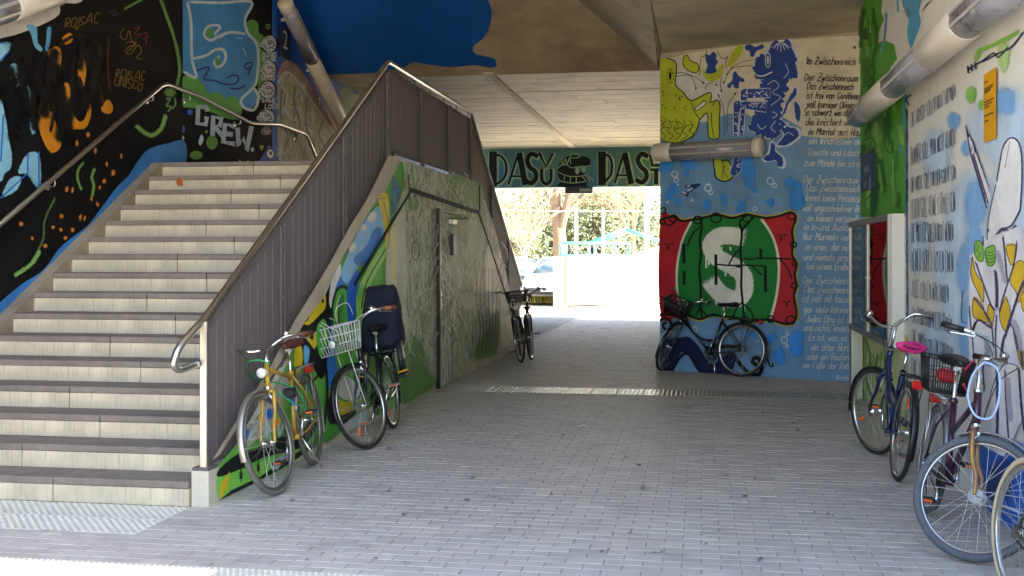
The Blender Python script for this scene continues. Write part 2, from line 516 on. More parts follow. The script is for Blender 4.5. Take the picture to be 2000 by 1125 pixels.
# ---- walls
lw = MB(); lw.bx(XL - 0.35, XL, 1.5, 11.72, -0.05, ZR + 0.35)
M_black = mat('black_wall_paint', (0.0085, 0.0075, 0.0075), 0.75, 0, 0.35, 2.0, 0.15, 30, spec=.12)
wall_left = tag(lw.build('mural_wall', M_black), 'black painted wall with scribbled graffiti beside the pale stairs', 'wall')
fw = MB()
fw.prism([PV0, PV1, PV1 + Vector((-.35, 0, 0)), PV0 + Vector((-.35, 0, 0))], (0, 0, ZR + 0.35))
wall_five = tag(fw.build('mural_wall', M_black), 'wall painted with a huge light blue numeral and CREW lettering', 'wall')
tw = MB(); tw.bx(-5.93, -5.58, PV1.y, 27.6, -0.05, ZR + 0.35)
wall_two = tag(tw.build('mural_wall', mat('deep_blue_wall', '#1253b2', 0.55, 0, 0.2, 2, 0.1, 30, dirt=.2)), 'blue wall with murky grey graffiti panel under the tube lamp at the stair top', 'wall')

ZB0 = 0.02                                    # foot of the slats below the nosing line
def wtop(y):                                  # top of the wall under the balustrade
    if y < YL0 + .1: return min(LAND + 0.01, max(0.225, nose(y) - 0.16))
    if y < YL1: return LAND + 0.01
    return max(0.225, LAND + 0.01 - (y - YL1) * RISE / GO)
uw = MB()
prof = [(Y1 + 0.03, -0.05), (Y1 + 0.03, 0.225)]
ya = Y1 + (0.225 + 0.16 - RISE) * GO / RISE
yb = Y1 + (LAND + .01 + 0.16 - RISE) * GO / RISE
prof += [(ya, 0.225), (yb, LAND + .01), (YL1, LAND + .01), (YL1 + (LAND - .215) * GO / RISE, .225), (YEND + .2, .225), (YEND + .2, -.05)]
uw.prism([(XU, y, z) for y, z in prof], (-0.115, 0, 0))
wall_under = tag(uw.build('stair_side_wall', M_conc_light), 'concrete wall under the stairs covered in colourful graffiti with a painted door', 'wall')

rw = MB(); rw.bx(XW, XW + 0.35, 2.6, 13.1, -0.05, 4.39); rw.bx(XW, XW + 0.35, 0.4, 2.6, -0.05, 4.0)
wall_right = tag(rw.build('mural_wall', M_plaster), 'white wall with a painted poem in tall capitals and a harlequin figure', 'wall')
pw = MB(); pw.prism([PP0, PP1, PP1 + Vector((0.1, .3, 0)), PP0 + Vector((0.05, .3, 0))], (0, 0, 4.6))
wall_poem = tag(pw.build('mural_wall', M_conc), 'angled wall with handwritten poem, two seated creatures and a red green emblem', 'wall')
hw = MB(); hw.bx(-0.55, -0.25, 16.06, 27.6, -.05, 4.6)
tag(hw.build('passage_wall', M_conc), 'plain concrete side wall running on behind the poem wall to the exit', 'wall')

sw = MB(); sw.bx(4.6, 4.95, 2.6, 15.0, -.05, 4.39)  # added out of view to stop sun leaking in through the side bay
tag(sw.build('passage_wall', M_conc), 'unseen concrete wall added behind the white poem wall to keep sun out of the side bay', 'wall')
# ---- roof and ceilings
ce = MB()
ce.prism([(-6.1, YC, ZC), (-6.1, YB + .4, ZC), (1.2, YB + .4, ZC), (1.2, YC, ZC)], (0, 0, .6))
ceiling = struct(ce.build('ceiling', M_conc_dark))
yk = YC - (ZR - ZC) / 0.6
so = MB()
so.prism([(-6.1, YC + .01, ZC - .006), (-6.1, yk, ZR), (-6.1, 5.0, ZR), (-6.1, 5.0, ZR + .4), (-6.1, YC + .01, ZR + .4)], (7.3, 0, 0))
struct(so.build('ceiling', M_conc_dark))
# lower slab on the right with its skewed haunch
sl = MB(); sl.bx(-0.54, 5.0, 5.0, 18.0, 4.39, 4.9)
struct(sl.build('ceiling', mat('slab_concrete', '#c2b59b', 0.85, 0, 0.25, 1.4, 0.35, 25, dirt=.3)))
ha = MB()
B0, B1, Bn = Vector((-0.55, 15.8, 4.388)), Vector((-0.55, 12.4, 4.388)), Vector((-0.55, 5.0, 4.388))
A0, A1 = pl_soffit.at(1284, 132), pl_soffit.at(1128, 0)
A2 = Vector((A1.x - .4, yk - .3, ZR)); A3 = Vector((A2.x, 5.0, ZR))
Bf = Vector((-0.55, 17.6, 4.388)); 
ha.add([A0, A1, A2, A3, Bn, B1, B0, Bf], [(0, 1, 5, 6), (1, 2, 4, 5), (2, 3, 4), (0, 6, 7)])
ha.add([A0 + Vector((.4, .3, .2)), Bf + Vector((.3, 0, .3))], [])
struct(ha.build('ceiling_haunch', M_conc))
# boards of the far ceiling, each a little proud of or behind its neighbour
yy = YC + .02; k = 0
CB = [mat('ceiling_board_%d' % i, c, 0.62, 0, 0.22, 2.0, 0.5, 10, stretch=(0.35, 3, 1), dirt=.75, color2=c2) for i, (c, c2) in enumerate((('#b9b498', '#928d74'), ('#b0aa8d', '#868168'), ('#c0bba1', '#9b967e')))]
while yy < YB - .05:
    w = min(random.choice((0.34, 0.45, 0.45, 0.6)), YB - .02 - yy)
    x = -5.58
    cut = [x, random.uniform(-3.2, -1.0), 1.1]
    for a, c in zip(cut, cut[1:]):
        h = random.choice((0.006, 0.008, 0.010, 0.013))
        bb = MB(); bb.rbox((0, 0, 0), (c - a - .004, w - .006, .03), 0.004)
        o = bb.build('ceiling_board', CB[k % 3], ceiling); o.location = ((a + c) / 2, yy + w / 2, ZC + .015 - h); k += 1
    yy += w
pt = Plane((0, 0, ZC), (0, 0, -1))
q0, q1, q2, q3 = pt.at(944, 141), pt.at(962, 141), pt.at(1124, 286), pt.at(1112, 286)
sp = MB(); sp.prism([q0, q1, q2, q3], (0, 0, -.026)); sp.build('cover_strip', M_conc_light, ceiling)
# lintel beam over the exit
be = MB(); be.bx(-6.1, 1.2, YB, YB + .45, ZC - .99, ZC + .3)
beam = tag(be.build('lintel_beam', mat('beam_green', '#5f9142', 0.6, 0, .25, .8, .1, 30, color2='#3a7090', dirt=.15)), 'green and blue painted beam with black deco lettering over the passage exit', 'beam')
# ------------------------------------------------------------------ balustrade
M_slat = mat('brown_steel_slat', '#6f6664', 0.7, 0.0, 0.14, 5, 0.08, 60, dirt=0.25)
M_slat2 = mat('brown_steel_frame', '#645b59', 0.65, 0.0, 0.12, 5, 0.08, 60, dirt=0.2)
M_inox = mat('stainless_steel', '#c9c6bf', 0.3, 1.0)
M_inox_b = mat('brushed_steel', '#b9b4aa', 0.38, 1.0, 0.08, 20, 0.1, 200, stretch=(1, 1, .05))
XR = XU - 0.058
SL = RISE / GO
bal = thing('balustrade', 'brown steel slatted balustrade with stainless handrail along the stairs and landing', 'balustrade', (XR, 6.75, 0))
BO = Vector(bal.location)
RZ0 = 1.17                                     # handrail height at the first post
def rail_z(y):
    if y <= YL0 + .06: return RZ0 + (y - 6.75) * 0.5527
    if y <= YL1: return 3.555
    return max(0.95, 3.555 - (y - YL1) * SL)
def foot_z(y):
    return wtop(y) + (0.02 if y < YL0 or y > YL1 else 0.085)
PITCH, SW_ = 0.139, 0.136
def slat_shape(slope_t, slope_b, h):
    b = MB(); w = SW_ / 2
    def zt(y): return h + slope_t * y
    def zb(y): return slope_b * y
    # a shallow trough: flat face with folded edges
    xs = (-0.012, 0.012)
    b.prism([(xs[1] - .004, -w, zb(-w)), (xs[1], -w + .004, zb(-w + .004)), (xs[1], w - .004, zb(w - .004)), (xs[1] - .004, w, zb(w)), (xs[0], w, zb(w)), (xs[0], -w, zb(-w))], (0, 0, h))
    for i, v in enumerate(b.v):
        if i >= 6: v.z = zt(v.y)
    return b
cache = {}
y = 6.87
while y < YEND - 0.05:
    sec = 0 if y < YL0 + .05 else (1 if y < YL1 else 2)
    z0 = foot_z(y); z1 = rail_z(y) - (0.085 if sec != 1 else 0.12)
    sl = (SL, 0, -SL)[sec]
    hh = round(z1 - z0, 2)
    sb = sl if wtop(y) > 0.24 else 0
    key = (sec, hh, sb)
    if key not in cache: cache[key] = slat_shape(sl, sb, hh).mesh('slat', M_slat)
    o = link('slat', cache[key], bal); o.location = Vector((XR, y, z0)) - BO
    y += PITCH
def bar(path, w, h, nm, m=M_slat2, off=0.0):
    """flat bar of section w (across) x h along a path in the plane of the balustrade"""
    rings = []
    for (yy_, zz) in path:
        rings.append([Vector((XR + off - w / 2, yy_, zz - h / 2)), Vector((XR + off + w / 2, yy_, zz - h / 2)), Vector((XR + off + w / 2, yy_, zz + h / 2)), Vector((XR + off - w / 2, yy_, zz + h / 2))])
    b = MB(); b.loft(rings, smooth=False); o = b.build(nm, m, bal); o.location = -BO; return o
ypk = YL0 + .06
bar([(6.76, rail_z(6.76) - .075), (ypk, rail_z(ypk) - .1), (YL1, 3.555 - .12), (YEND, rail_z(YEND) - .085)], .036, .05, 'top_bar')
bar([(ya + .02, .245), (yb, LAND + .03), (YL0 + .2, LAND + .105), (YL1 - .03, LAND + .105), (YL1 + .15, foot_z(YL1 + .2) + .02), (YEND, foot_z(YEND) + .02)], .034, .04, 'bottom_bar')
hr = MB()
hp = [(XR - .02, 6.72, .905), (XR - .05, 6.58, .885), (XR - .055, 6.5, .90), (XR - .05, 6.47, .95), (XR - .04, 6.53, 1.035), (XR - .01, 6.68, 1.135), (XR, 6.75, RZ0)]
hp = spline(hp, 4) + [(XR, ypk - .03, rail_z(ypk - .03)), (XR, ypk + .02, 3.56), (XR, YL1 - .02, 3.56), (XR, YL1 + .03, 3.54), (XR, YEND, rail_z(YEND)), (XR, YEND + .15, rail_z(YEND) - .06)]
hr.tube(hp, .0235, 12); hr.build('handrail', M_inox, bal).location = -BO
po = MB(); po.rbox((XR + .012, 6.755, (.225 + RZ0) / 2), (.05, .03, RZ0 - .225 + .01), .004); po.build('end_post', M_inox_b, bal).location = -BO
po = MB(); po.rbox((XR, 6.8, .235), (.11, .16, .02), .004); po.build('base_plate', M_slat2, bal).location = -BO
for yy_ in (8.1, 9.6, 11.0, 12.4, 13.8, 15.16, 16.7, 18.2):
    zb_, zt_ = foot_z(yy_) - .08, rail_z(yy_) - .1
    p = MB(); p.rbox((XR + .026, yy_ - .035, (zb_ + zt_) / 2), (.016, .05, zt_ - zb_), .003); p.rbox((XR + .026, yy_ + .04, (zb_ + zt_) / 2 + .02), (.016, .05, zt_ - zb_), .003)
    pob = p.build('post', M_slat2, bal); pob.location = -BO
    for fz in (.16, .5, .86):
        q = MB(); z = zb_ + (zt_ - zb_) * fz; q.lathe([(0.0, .016), (.012, .014), (.013, 0)], (XR + .034, yy_ - .035, z), (1, 0, 0), 6); q.build('bolt', M_slat2, pob)
yy_ = 7.1
while yy_ < YEND:
    z = rail_z(yy_); q = MB(); q.tube([(XR, yy_, z - .02), (XR, yy_, z - .11)], .006, 6); q.build('rail_stub', M_slat2, bal).location = -BO; yy_ += .72
# handrail on the left wall
lr = thing('wall_handrail', 'stainless handrail on brackets climbing the black mural wall', 'handrail', (XL + .07, 6.5, .9))
LO = Vector(lr.location)
px_ = Plane((XL + .075, 0, 0), (1, 0, 0))
def lz(y): return 1.84 + .553 * (y - 8.3)
path = [(XL + .075, 6.4, lz(6.4)), (XL + .075, 11.08, lz(11.08)), (XL + .075, 11.2, 3.41)]
p5 = Plane(PV0 + pl_five.n * .08, pl_five.n)
path += [p5.at(385, 186), p5.at(488, 239), p5.at(500, 241)]
p2 = Plane((-5.5, 0, 0), (1, 0, 0))
path += [p2.at(546, 242), p2.at(593, 260), p2.at(600, 266), p2.at(640, 360)]
b = MB(); b.tube(path, .0225, 10); b.build('rail', M_inox, lr).location = -LO
for (x, yy_, z) in [(XL, 7.2, lz(7.2)), (XL, 9.1, lz(9.1)), (XL, 10.9, lz(10.9))] + [tuple(p5.at(372, 181)), tuple(p5.at(470, 229)), tuple(p2.at(585, 257))]:
    b = MB(); xx = (XL + .075) if yy_ < 11.5 else x; wx = xx - (.075 if yy_ < 11.5 else .08)
    b.tube([(xx, yy_, z - .01), (xx, yy_, z - .07), (xx - .015, yy_, z - .085), (wx, yy_, z - .085)], .007, 6)
    b.lathe([(.035, 0), (.035, .006), (0, .007)], (wx, yy_, z - .085), (1, 0, 0), 12); b.build('bracket', M_inox, lr).location = -LO

# ------------------------------------------------------------------ tube lamps (unlit)
M_lamp = mat('lamp_cream', '#d8cfbf', 0.4, 0, .05, 6, 0, dirt=.12)
M_acryl = mat('lamp_acrylic', '#8d8a93', 0.3, 0.0, .15, 9, 0, coat=.2)
M_refl = mat('lamp_reflector', '#b5b1aa', 0.4, .2)
def tube_lamp(label, p0, p1, r, cuts, wall_n, group=None, nm='tube_lamp'):
    """p0..p1 axis; cuts: list of (t0, t1, kind) with kind c(ream) or a(crylic)"""
    p0, p1 = Vector(p0), Vector(p1); ax = (p1 - p0); Ln = ax.length; ax.normalize()
    t = thing(nm, label, 'lamp', p0, 'unlit tube lamps of the underpass')
    wn_ = Vector(wall_n)
    for (a, c, kind) in cuts:
        if kind == 'c':
            b = MB(); b.lathe([(0, a * Ln), (r * .96, a * Ln), (r * 1.02, a * Ln + .012), (r * 1.02, c * Ln - .012), (r * .96, c * Ln), (0, c * Ln)], (0, 0, 0), ax, 28)
            b.build('housing', M_lamp, t)
        else:
            b = MB(); b.lathe([(0, a * Ln), (r * .97, a * Ln), (r * .97, c * Ln), (0, c * Ln)], (0, 0, 0), ax, 28)
            d = b.build('diffuser', M_acryl, t)
            side = wn_.cross(ax).normalized()
            for s_, wd in ((.35, .12), (-.35, .08)):
                q = MB(); dirn = (wn_ * math.cos(s_) + side * math.sin(s_)); tang = ax.cross(dirn)
                m_ = dirn * (r * .975)
                q.prism([m_ + ax * (a * Ln + .01) - tang * r * wd, m_ + ax * (c * Ln - .01) - tang * r * wd, m_ + ax * (c * Ln - .01) + tang * r * wd, m_ + ax * (a * Ln + .01) + tang * r * wd], dirn * .006)
                q.build('reflector_strip', M_refl, d)
    for f_ in (.12, .5, .88):
        b = MB(); b.tube([ax * Ln * f_, ax * Ln * f_ - wn_ * (r + .06)], .025, 8); b.build('mount', M_lamp, t)
    return t
pr = Plane((XW - .2, 0, 0), (-1, 0, 0))
a_, b_ = pr.at(1676, 228), pr.at(1990, -30)
b_.z = a_.z; b_.x = a_.x
Lr = (b_ - a_).length
def tr(px): return (pr.at(px, 300).y - a_.y) / (b_.y - a_.y)
tube_lamp('long row of cylindrical lamps fixed to the white poem wall', a_, b_, .115, [(0, tr(1698), 'a'), (tr(1698), tr(1745), 'c'), (tr(1745), tr(1818), 'a'), (tr(1818), tr(1890), 'c'), (tr(1890), 1, 'a')], (-1, 0, 0))
pq = Plane(PP0 + pl_poem.n * .2, pl_poem.n)
a_, b_ = pq.at(1279, 299), pq.at(1489, 281); b_.z = a_.z
tube_lamp('single cylindrical lamp with white end cap on the handwritten poem wall', a_, b_, .125, [(0, .17, 'c'), (.17, .93, 'a'), (.93, 1, 'c')], pl_poem.n)
pq = Plane((-5.42, 0, 0), (1, 0, 0))
a_, b_ = pq.at(556, 4), pq.at(674, 250)
tube_lamp('cylindrical lamp sloping down the blue wall past the number sign', a_, b_, .105, [(0, .05, 'c'), (.05, .42, 'a'), (.42, 1, 'c')], (1, 0, 0))
pq = Plane((XL + .16, 0, 0), (1, 0, 0))
a_, b_ = pq.at(-160, 72), pq.at(110, -18)
tube_lamp('cylindrical lamp climbing along the top of the black mural wall', a_, b_, .125, [(0, .3, 'c'), (.3, .6, 'a'), (.6, 1, 'c')], (1, 0, 0))

# ------------------------------------------------------------------ notice board
M_alu = mat('aluminium_frame', '#a9a49c', 0.42, .8, .06, 20)
M_board = mat('board_case', '#d3cec4', 0.5, .1, .05, 6)
def glass_mat(name, refl, tint):
    m = bpy.data.materials.new(name); m.use_nodes = True
    nt = m.node_tree; nt.nodes.clear(); N = nt.nodes
    out = N.new('ShaderNodeOutputMaterial'); mix = N.new('ShaderNodeMixShader'); tr_ = N.new('ShaderNodeBsdfTransparent'); gl = N.new('ShaderNodeBsdfGlossy')
    lw_ = N.new('ShaderNodeFresnel'); lw_.inputs['IOR'].default_value = refl
    tr_.inputs['Color'].default_value = col4(tint); gl.inputs['Roughness'].default_value = .03
    nt.links.new(lw_.outputs['Fac'], mix.inputs['Fac']); nt.links.new(tr_.outputs[0], mix.inputs[1]); nt.links.new(gl.outputs[0], mix.inputs[2]); nt.links.new(mix.outputs[0], out.inputs[0])
    return m
M_glass = glass_mat('pane_glass', 2.2, '#c8cfcc')
nb = thing('notice_board', 'aluminium glazed notice board with two doors on the green wall end', 'notice board', (XW, 11.8, .77))
NO = Vector(nb.location)
by0, by1, bz0, bz1, bx0 = 10.44, 13.14, .767, 1.964, 1.655
def nbp(nm, b, m, par=None):
    o = b.build(nm, m, par or nb)
    if par is None: o.location = -NO
    return o
b = MB(); b.bx(bx0 + .012, XW - .002, by0, by0 + .02, bz0, bz1); b.bx(bx0 + .012, XW - .002, by1 - .02, by1, bz0, bz1); b.bx(bx0 + .012, XW - .002, by0 + .02, by1 - .02, bz0, bz0 + .02); b.bx(bx0 + .012, XW - .002, by0 + .02, by1 - .02, bz1 - .02, bz1); b.bx(XW - .02, XW - .003, by0 + .02, by1 - .02, bz0 + .02, bz1 - .02)
nbp('case', b, M_board)
ym = 11.78
for (d0, d1) in ((by0 + .003, ym - .003), (ym + .003, by1 - .003)):
    b = MB()
    b.bx(bx0 - .02, bx0 + .01, d0, d1, bz0 + .002, bz0 + .062); b.bx(bx0 - .02, bx0 + .01, d0, d1, bz1 - .062, bz1 - .002)
    b.bx(bx0 - .02, bx0 + .01, d0, d0 + .05, bz0 + .062, bz1 - .062); b.bx(bx0 - .02, bx0 + .01, d1 - .05, d1, bz0 + .062, bz1 - .062)
    dr = nbp('door', b, M_alu)
    b = MB(); b.bx(bx0 - .006, bx0 - .001, d0 + .05, d1 - .05, bz0 + .062, bz1 - .062); b.build('pane', M_glass, dr)
    b = MB(); b.lathe([(.014, 0), (.014, .012), (0, .013)], (bx0 - .02, d0 + .025 if d0 > ym else d1 - .025, (bz0 + bz1) / 2), (-1, 0, 0), 10); b.build('lock', M_inox, dr)
for (q0, q1, z0, z1, c) in ((10.6, 11.15, .95, 1.75, '#b8b52c'), (11.25, 11.6, 1.1, 1.8, '#d8d4c4'), (11.95, 12.5, 1.0, 1.8, '#aab4b8'), (12.55, 12.95, 1.2, 1.75, '#c9b46a')):
    b = MB(); b.bx(XW - .024, XW - .0205, q0, q1, z0, z1); s_ = nbp('notice_sheet', b, paint(c))
    k = z1 - .08; w = MB()
    while k > z0 + .06:
        e = q1 - .05 - random.uniform(0, (q1 - q0) * .4); w.bx(XW - .0265, XW - .0245, q0 + .05, e, k - .008, k + .008); k -= .045
    w.build('print_lines', paint('#3c4a3a'), s_)
b = MB(); b.rbox((1.70, 13.02, .385), (.13, .14, .78), .004); nbp('leg', b, M_inox_b)

# ------------------------------------------------------------------ signs and poster
M_sign = mat('sign_blue', '#12183c', 0.35, 0, .06, 5)
M_white = mat('sign_white', '#d9d9d6', 0.5)
M_dark = mat('dark_metal', '#26241f', .45, .4, .1, 9)
def font_mesh(txt, h, place, mtl, parent, nm='lettering', squeeze=1.0, shear=0.0):
    cu = bpy.data.curves.new('text', 'FONT'); cu.body = txt; cu.size = h; cu.align_x = 'CENTER'; cu.align_y = 'CENTER'; cu.shear = shear
    ob = bpy.data.objects.new('text', cu); COL.objects.link(ob)
    dg = bpy.context.evaluated_depsgraph_get(); me = bpy.data.meshes.new_from_object(ob.evaluated_get(dg))
    bpy.data.objects.remove(ob); me.name = nm
    for v in me.vertices: v.co.x *= squeeze
    me.transform(place); me.materials.clear(); me.materials.append(mtl)
    return link(nm, me, parent)
def wall_mtx(p, right, n):
    right = Vector(right).normalized(); n = Vector(n).normalized(); up = n.cross(right)
    M = Matrix((right, up, n)).transposed().to_4x4(); M.translation = p
    return M
sg = thing('platform_sign', 'dark blue sign with white numeral beside the sloping lamp', 'sign', pl_two.at(554, 115))
c = (pl_two.at(544, 85) + pl_two.at(563, 85)) / 2
y0, y1 = pl_two.at(543, 85).y, pl_two.at(563, 85).y
z0, z1 = pl_two.at(554, 116).z, pl_two.at(554, 54).z
b = MB(); b.rbox((-5.565, (y0 + y1) / 2, (z0 + z1) / 2), (.024, y1 - y0, z1 - z0), .004); b.build('plate', M_sign, sg).location = -Vector(sg.location)
font_mesh('2', .36, wall_mtx(Vector((-5.550, (y0 + y1) / 2, (z0 + z1) / 2 + .03)), (0, 1, 0), (1, 0, 0)), M_white, sg, 'numeral').location = -Vector(sg.location)
sg = thing('direction_sign', 'small dark blue sign with white lettering and arrow on the green wall', 'sign', pl_right.at(1700, 385))
SGO = Vector(sg.location)
y0, y1 = pl_right.at(1711, 340).y, 13.07
z0, z1 = pl_right.at(1711, 366).z, pl_right.at(1711, 291).z
b = MB(); b.rbox((XW - .014, (y0 + y1) / 2, (z0 + z1) / 2), (.024, y1 - y0, z1 - z0), .004); b.build('plate', M_sign, sg).location = -SGO
W = lambda y, z: wall_mtx(Vector((XW - .0285, y, z)), (0, -1, 0), (-1, 0, 0))
font_mesh('Ausgang', .12, W((y0 + y1) / 2, z1 - .16), M_white, sg).location = -SGO
font_mesh('Hbf', .11, W((y0 + y1) / 2 + .1, z1 - .33), M_white, sg).location = -SGO
b = MB(); q = (y0 + y1) / 2 - .25; zz = z1 - .36
b.prism([(XW - .028, q, zz + .1), (XW - .028, q - .04, zz + .04), (XW - .028, q - .012, zz + .04), (XW - .028, q - .012, zz - .09), (XW - .028, q + .012, zz - .09), (XW - .028, q + .012, zz + .04), (XW - .028, q + .04, zz + .04)], (-.002, 0, 0)); b.build('arrow', M_white, sg).location = -SGO
sg = thing('exit_board', 'small dark departure board hanging under the green lettered beam', 'sign', (pl_beam.at(1130, 366)))
SGO = Vector(sg.location)
p0, p1 = pl_beam.at(1103, 378), pl_beam.at(1157, 366)
b = MB(); b.rbox(((p0.x + p1.x) / 2, YB + .12, (p0.z + p1.z) / 2 + .005), (p1.x - p0.x, .14, p1.z - p0.z), .008); b.build('case', mat('sign_green_black', '#20281f', .4), sg).location = -SGO
b = MB(); b.bx(p0.x + .36, p1.x - .03, YB + .046, YB + .049, p0.z + .05, p1.z - .02); b.build('panel', mat('sign_pale', '#9aa78c', .5), sg).location = -SGO
font_mesh('. . . .', .1, wall_mtx(Vector((p0.x + .19, YB + .045, (p0.z + p1.z) / 2)), (1, 0, 0), (0, -1, 0)), M_white, sg).location = -SGO
for s_ in (.15, .85):
    b = MB(); x = p0.x + (p1.x - p0.x) * s_; b.tube([(x, YB + .12, p1.z - .01), (x, YB + .12, ZC - .98)], .012, 6); b.build('hanger', M_dark, sg).location = -SGO
y0, y1 = pl_right.at(1952, 200).y, pl_right.at(1928, 200).y
z0, z1 = pl_right.at(1928, 279).z, pl_right.at(1928, 146).z
po_ = thing('poster', 'narrow yellow paper notice with thin printed lines stuck to the white wall', 'poster', (XW, (y0 + y1) / 2, z0))
PO_ = Vector(po_.location)
b = MB(); b.bx(XW - .0215, XW - .0195, y0, y1, z0, z1); b.build('sheet', paint('#e0a312'), po_).location = -PO_
b = MB()
for (f0, l0, l1) in ((.13, .1, .35), (.22, .1, .8), (.25, .1, .75), (.28, .1, .6), (.42, .1, .85), (.46, .1, .7), (.5, .1, .5), (.62, .1, .8), (.7, .1, .4)):
    z = z1 - (z1 - z0) * f0; w = y1 - y0; b.bx(XW - .024, XW - .022, y1 - w * l1, y1 - w * l0, z - .004, z + .004)
b.build('print_lines', paint('#4a3510'), po_).location = -PO_
# ------------------------------------------------------------------ bicycles
M_rubber = mat('tyre_rubber', '#2a2825', .8, 0, .25, 20, .2, 150)
M_rubber_g = mat('tyre_rubber_grey', '#6b655d', .85, 0, .2, 20, .2, 150)
M_rubber_c = mat('tyre_cream', '#b9a98a', .75, 0, .15, 20)
M_rim = mat('rim_alloy', '#cfcdca', .3, 1.0, .05, 30)
M_rim_d = mat('rim_dull', '#8f8a83', .4, .9, .1, 30)
M_chrome = mat('chrome', '#dcdad6', .16, 1.0)
M_spoke = mat('spoke_steel', '#c4c2bf', .3, 1.0)
M_blackpl = mat('black_plastic', '#17161a', .45, 0, .1, 20)
M_leather = mat('brown_leather', '#5b2f22', .5, 0, .2, 14, .15, 120)
M_orange = mat('reflector_orange', '#e8641a', .25)
M_red = mat('reflector_red', '#d8201c', .25)
M_lens = mat('lamp_lens', '#e9e6de', .15, .1, coat=.5)
M_chain = mat('drive_steel', '#4a443d', .45, .8, .2, 30)

def arc(c, r, a0, a1, n=14):
    return [(c[0] + r * math.cos(R(a0 + (a1 - a0) * i / n)), 0, c[2] + r * math.sin(R(a0 + (a1 - a0) * i / n))) for i in range(n + 1)]
def fender(c, r, a0, a1, w=.026):
    b = MB(); pts = arc(c, r, a0, a1, 22); vs = []; fs = []
    for (x, _, z) in pts:
        d = Vector((x - c[0], 0, z - c[2])).normalized()
        for (yy_, dr) in ((-w, -.014), (-w * .7, -.003), (0, 0), (w * .7, -.003), (w, -.014), (w * .7, -.006), (0, -.003), (-w * .7, -.006)):
            vs.append(Vector((x, yy_, z)) + d * dr)
    k = 8
    for i in range(len(pts) - 1):
        for j in range(k): fs.append((i * k + j, i * k + (j + 1) % k, (i + 1) * k + (j + 1) % k, (i + 1) * k + j))
    b.add(vs, fs, 0, True); return b
def bicycle(name, label, rear, front, lean, steer, cfg, group=None):
    g_ = cfg.get
    t = thing(name, label, 'bicycle', (rear[0], rear[1], 0), 'bicycles parked in the underpass')
    hd = math.atan2(front[1] - rear[1], front[0] - rear[0])
    t.rotation_euler = (Matrix.Rotation(hd, 4, 'Z') @ Matrix.Rotation(R(lean), 4, 'X')).to_euler()
    Rw = g_('R', .345); wb = g_('wb', 1.06); tr_ = g_('tyre_r', .017); mf = g_('frame_mat'); mfk = g_('fork_mat', mf)
    rh = Vector((0, 0, Rw)); fh = Vector((wb, 0, Rw)); bb = Vector((.44, 0, .285)); st_ = Vector((.29, 0, .74))
    hb_ = Vector((wb - .165, 0, Rw + .37)); hax = Vector((-.34, 0, .94)).normalized(); ht = hb_ + hax * .15
    S = Matrix.Translation(hb_) @ Matrix.Rotation(R(steer), 4, hax) @ Matrix.Translation(-hb_)
    def wheel(c, M, dyn):
        b = MB(); b.lathe([(Rw - .050, -.010), (Rw - .040, -.012), (Rw - tr_ * 1.75, -.012), (Rw - tr_ * 1.85, 0), (Rw - tr_ * 1.75, .012), (Rw - .040, .012), (Rw - .050, .010), (Rw - .054, 0), (Rw - .050, -.010)], c, (0, 1, 0), 48)
        w = b.build('wheel', g_('rim_mat', M_rim), t, M)
        b = MB(); b.tube([c + Vector((math.cos(a) * (Rw - tr_), 0, math.sin(a) * (Rw - tr_))) for a in [2 * math.pi * i / 56 for i in range(56)]], tr_, 10, closed=True)
        b.build('tyre', g_('tyre_mat', M_rubber), w, M)
        b = MB(); rr = .032 if dyn else .02
        b.lathe([(0, -.058), (.008, -.058), (.008, -.04), (rr * 1.25, -.036), (rr * 1.25, -.03), (rr, -.026), (rr, .026), (rr * 1.25, .03), (rr * 1.25, .036), (.008, .04), (.008, .058), (0, .058)], c, (0, 1, 0), 18)
        b.build('hub', g_('hub_mat', M_chrome), w, M)
        b = MB()
        for i in range(32):
            a = 2 * math.pi * i / 32; sd = 1 if i % 2 else -1; tw_ = (.75 if (i // 2) % 2 else -.75)
            p = c + Vector((math.cos(a + tw_) * rr * 1.2, sd * .032, math.sin(a + tw_) * rr * 1.2)); q = c + Vector((math.cos(a) * (Rw - .05), 0, math.sin(a) * (Rw - .05)))
            b.tube([p, q], .00125, 4, caps=False)
        b.build('spokes', M_spoke, w, M)
        for a in g_('reflectors', (40,)):
            b = MB(); p = c + Vector((math.cos(R(a)) * Rw * .62, 0, math.sin(R(a)) * Rw * .62))
            Mx = Matrix.Rotation(-R(a), 4, 'Y'); b.rbox(p, (.085, .012, .026), .005, 0, Mx); b.build('reflector', M_orange, w, M)
        return w
    wheel(rh, None, False); wheel(fh, S, g_('dynamo', False))
    # frame
    b = MB(); fr = g_('tube', .015)
    b.tube([bb, st_], fr, 10); b.tube([hb_ - hax * .02, ht + hax * .015], fr * 1.2, 10); b.tube([bb, hb_ + hax * .02], fr * 1.08, 10)
    style = g_('style', 'diamond')
    if style == 'diamond': b.tube([st_ - Vector((0, 0, .04)) * 1, ht - hax * .03], fr * .92, 10)
    elif style == 'step':
        b.tube(spline([ht - hax * .03, (.74, 0, .60), (.57, 0, .47), bb.lerp(st_, .38)], 5), fr * .92, 10)
    else:
        b.tube([bb.lerp(st_, .6), ht - hax * .03], fr * .9, 10)
    for sd in (-1, 1):
        b.tube([bb + Vector((0, sd * .025, 0)), Vector((.25, sd * .05, .30)), rh + Vector((0, sd * .058, 0))], .009, 8)
        b.tube([st_ + Vector((.005, sd * .015, -.03)), Vector((.16, sd * .05, .57)), rh + Vector((0, sd * .058, 0))], .0075, 8)
        b.box(rh + Vector((0, sd * .06, 0)), (.04, .006, .05))
    b.lathe([(0, -.035), (.021, -.035), (.021, .035), (0, .035)], bb, (0, 1, 0), 14)
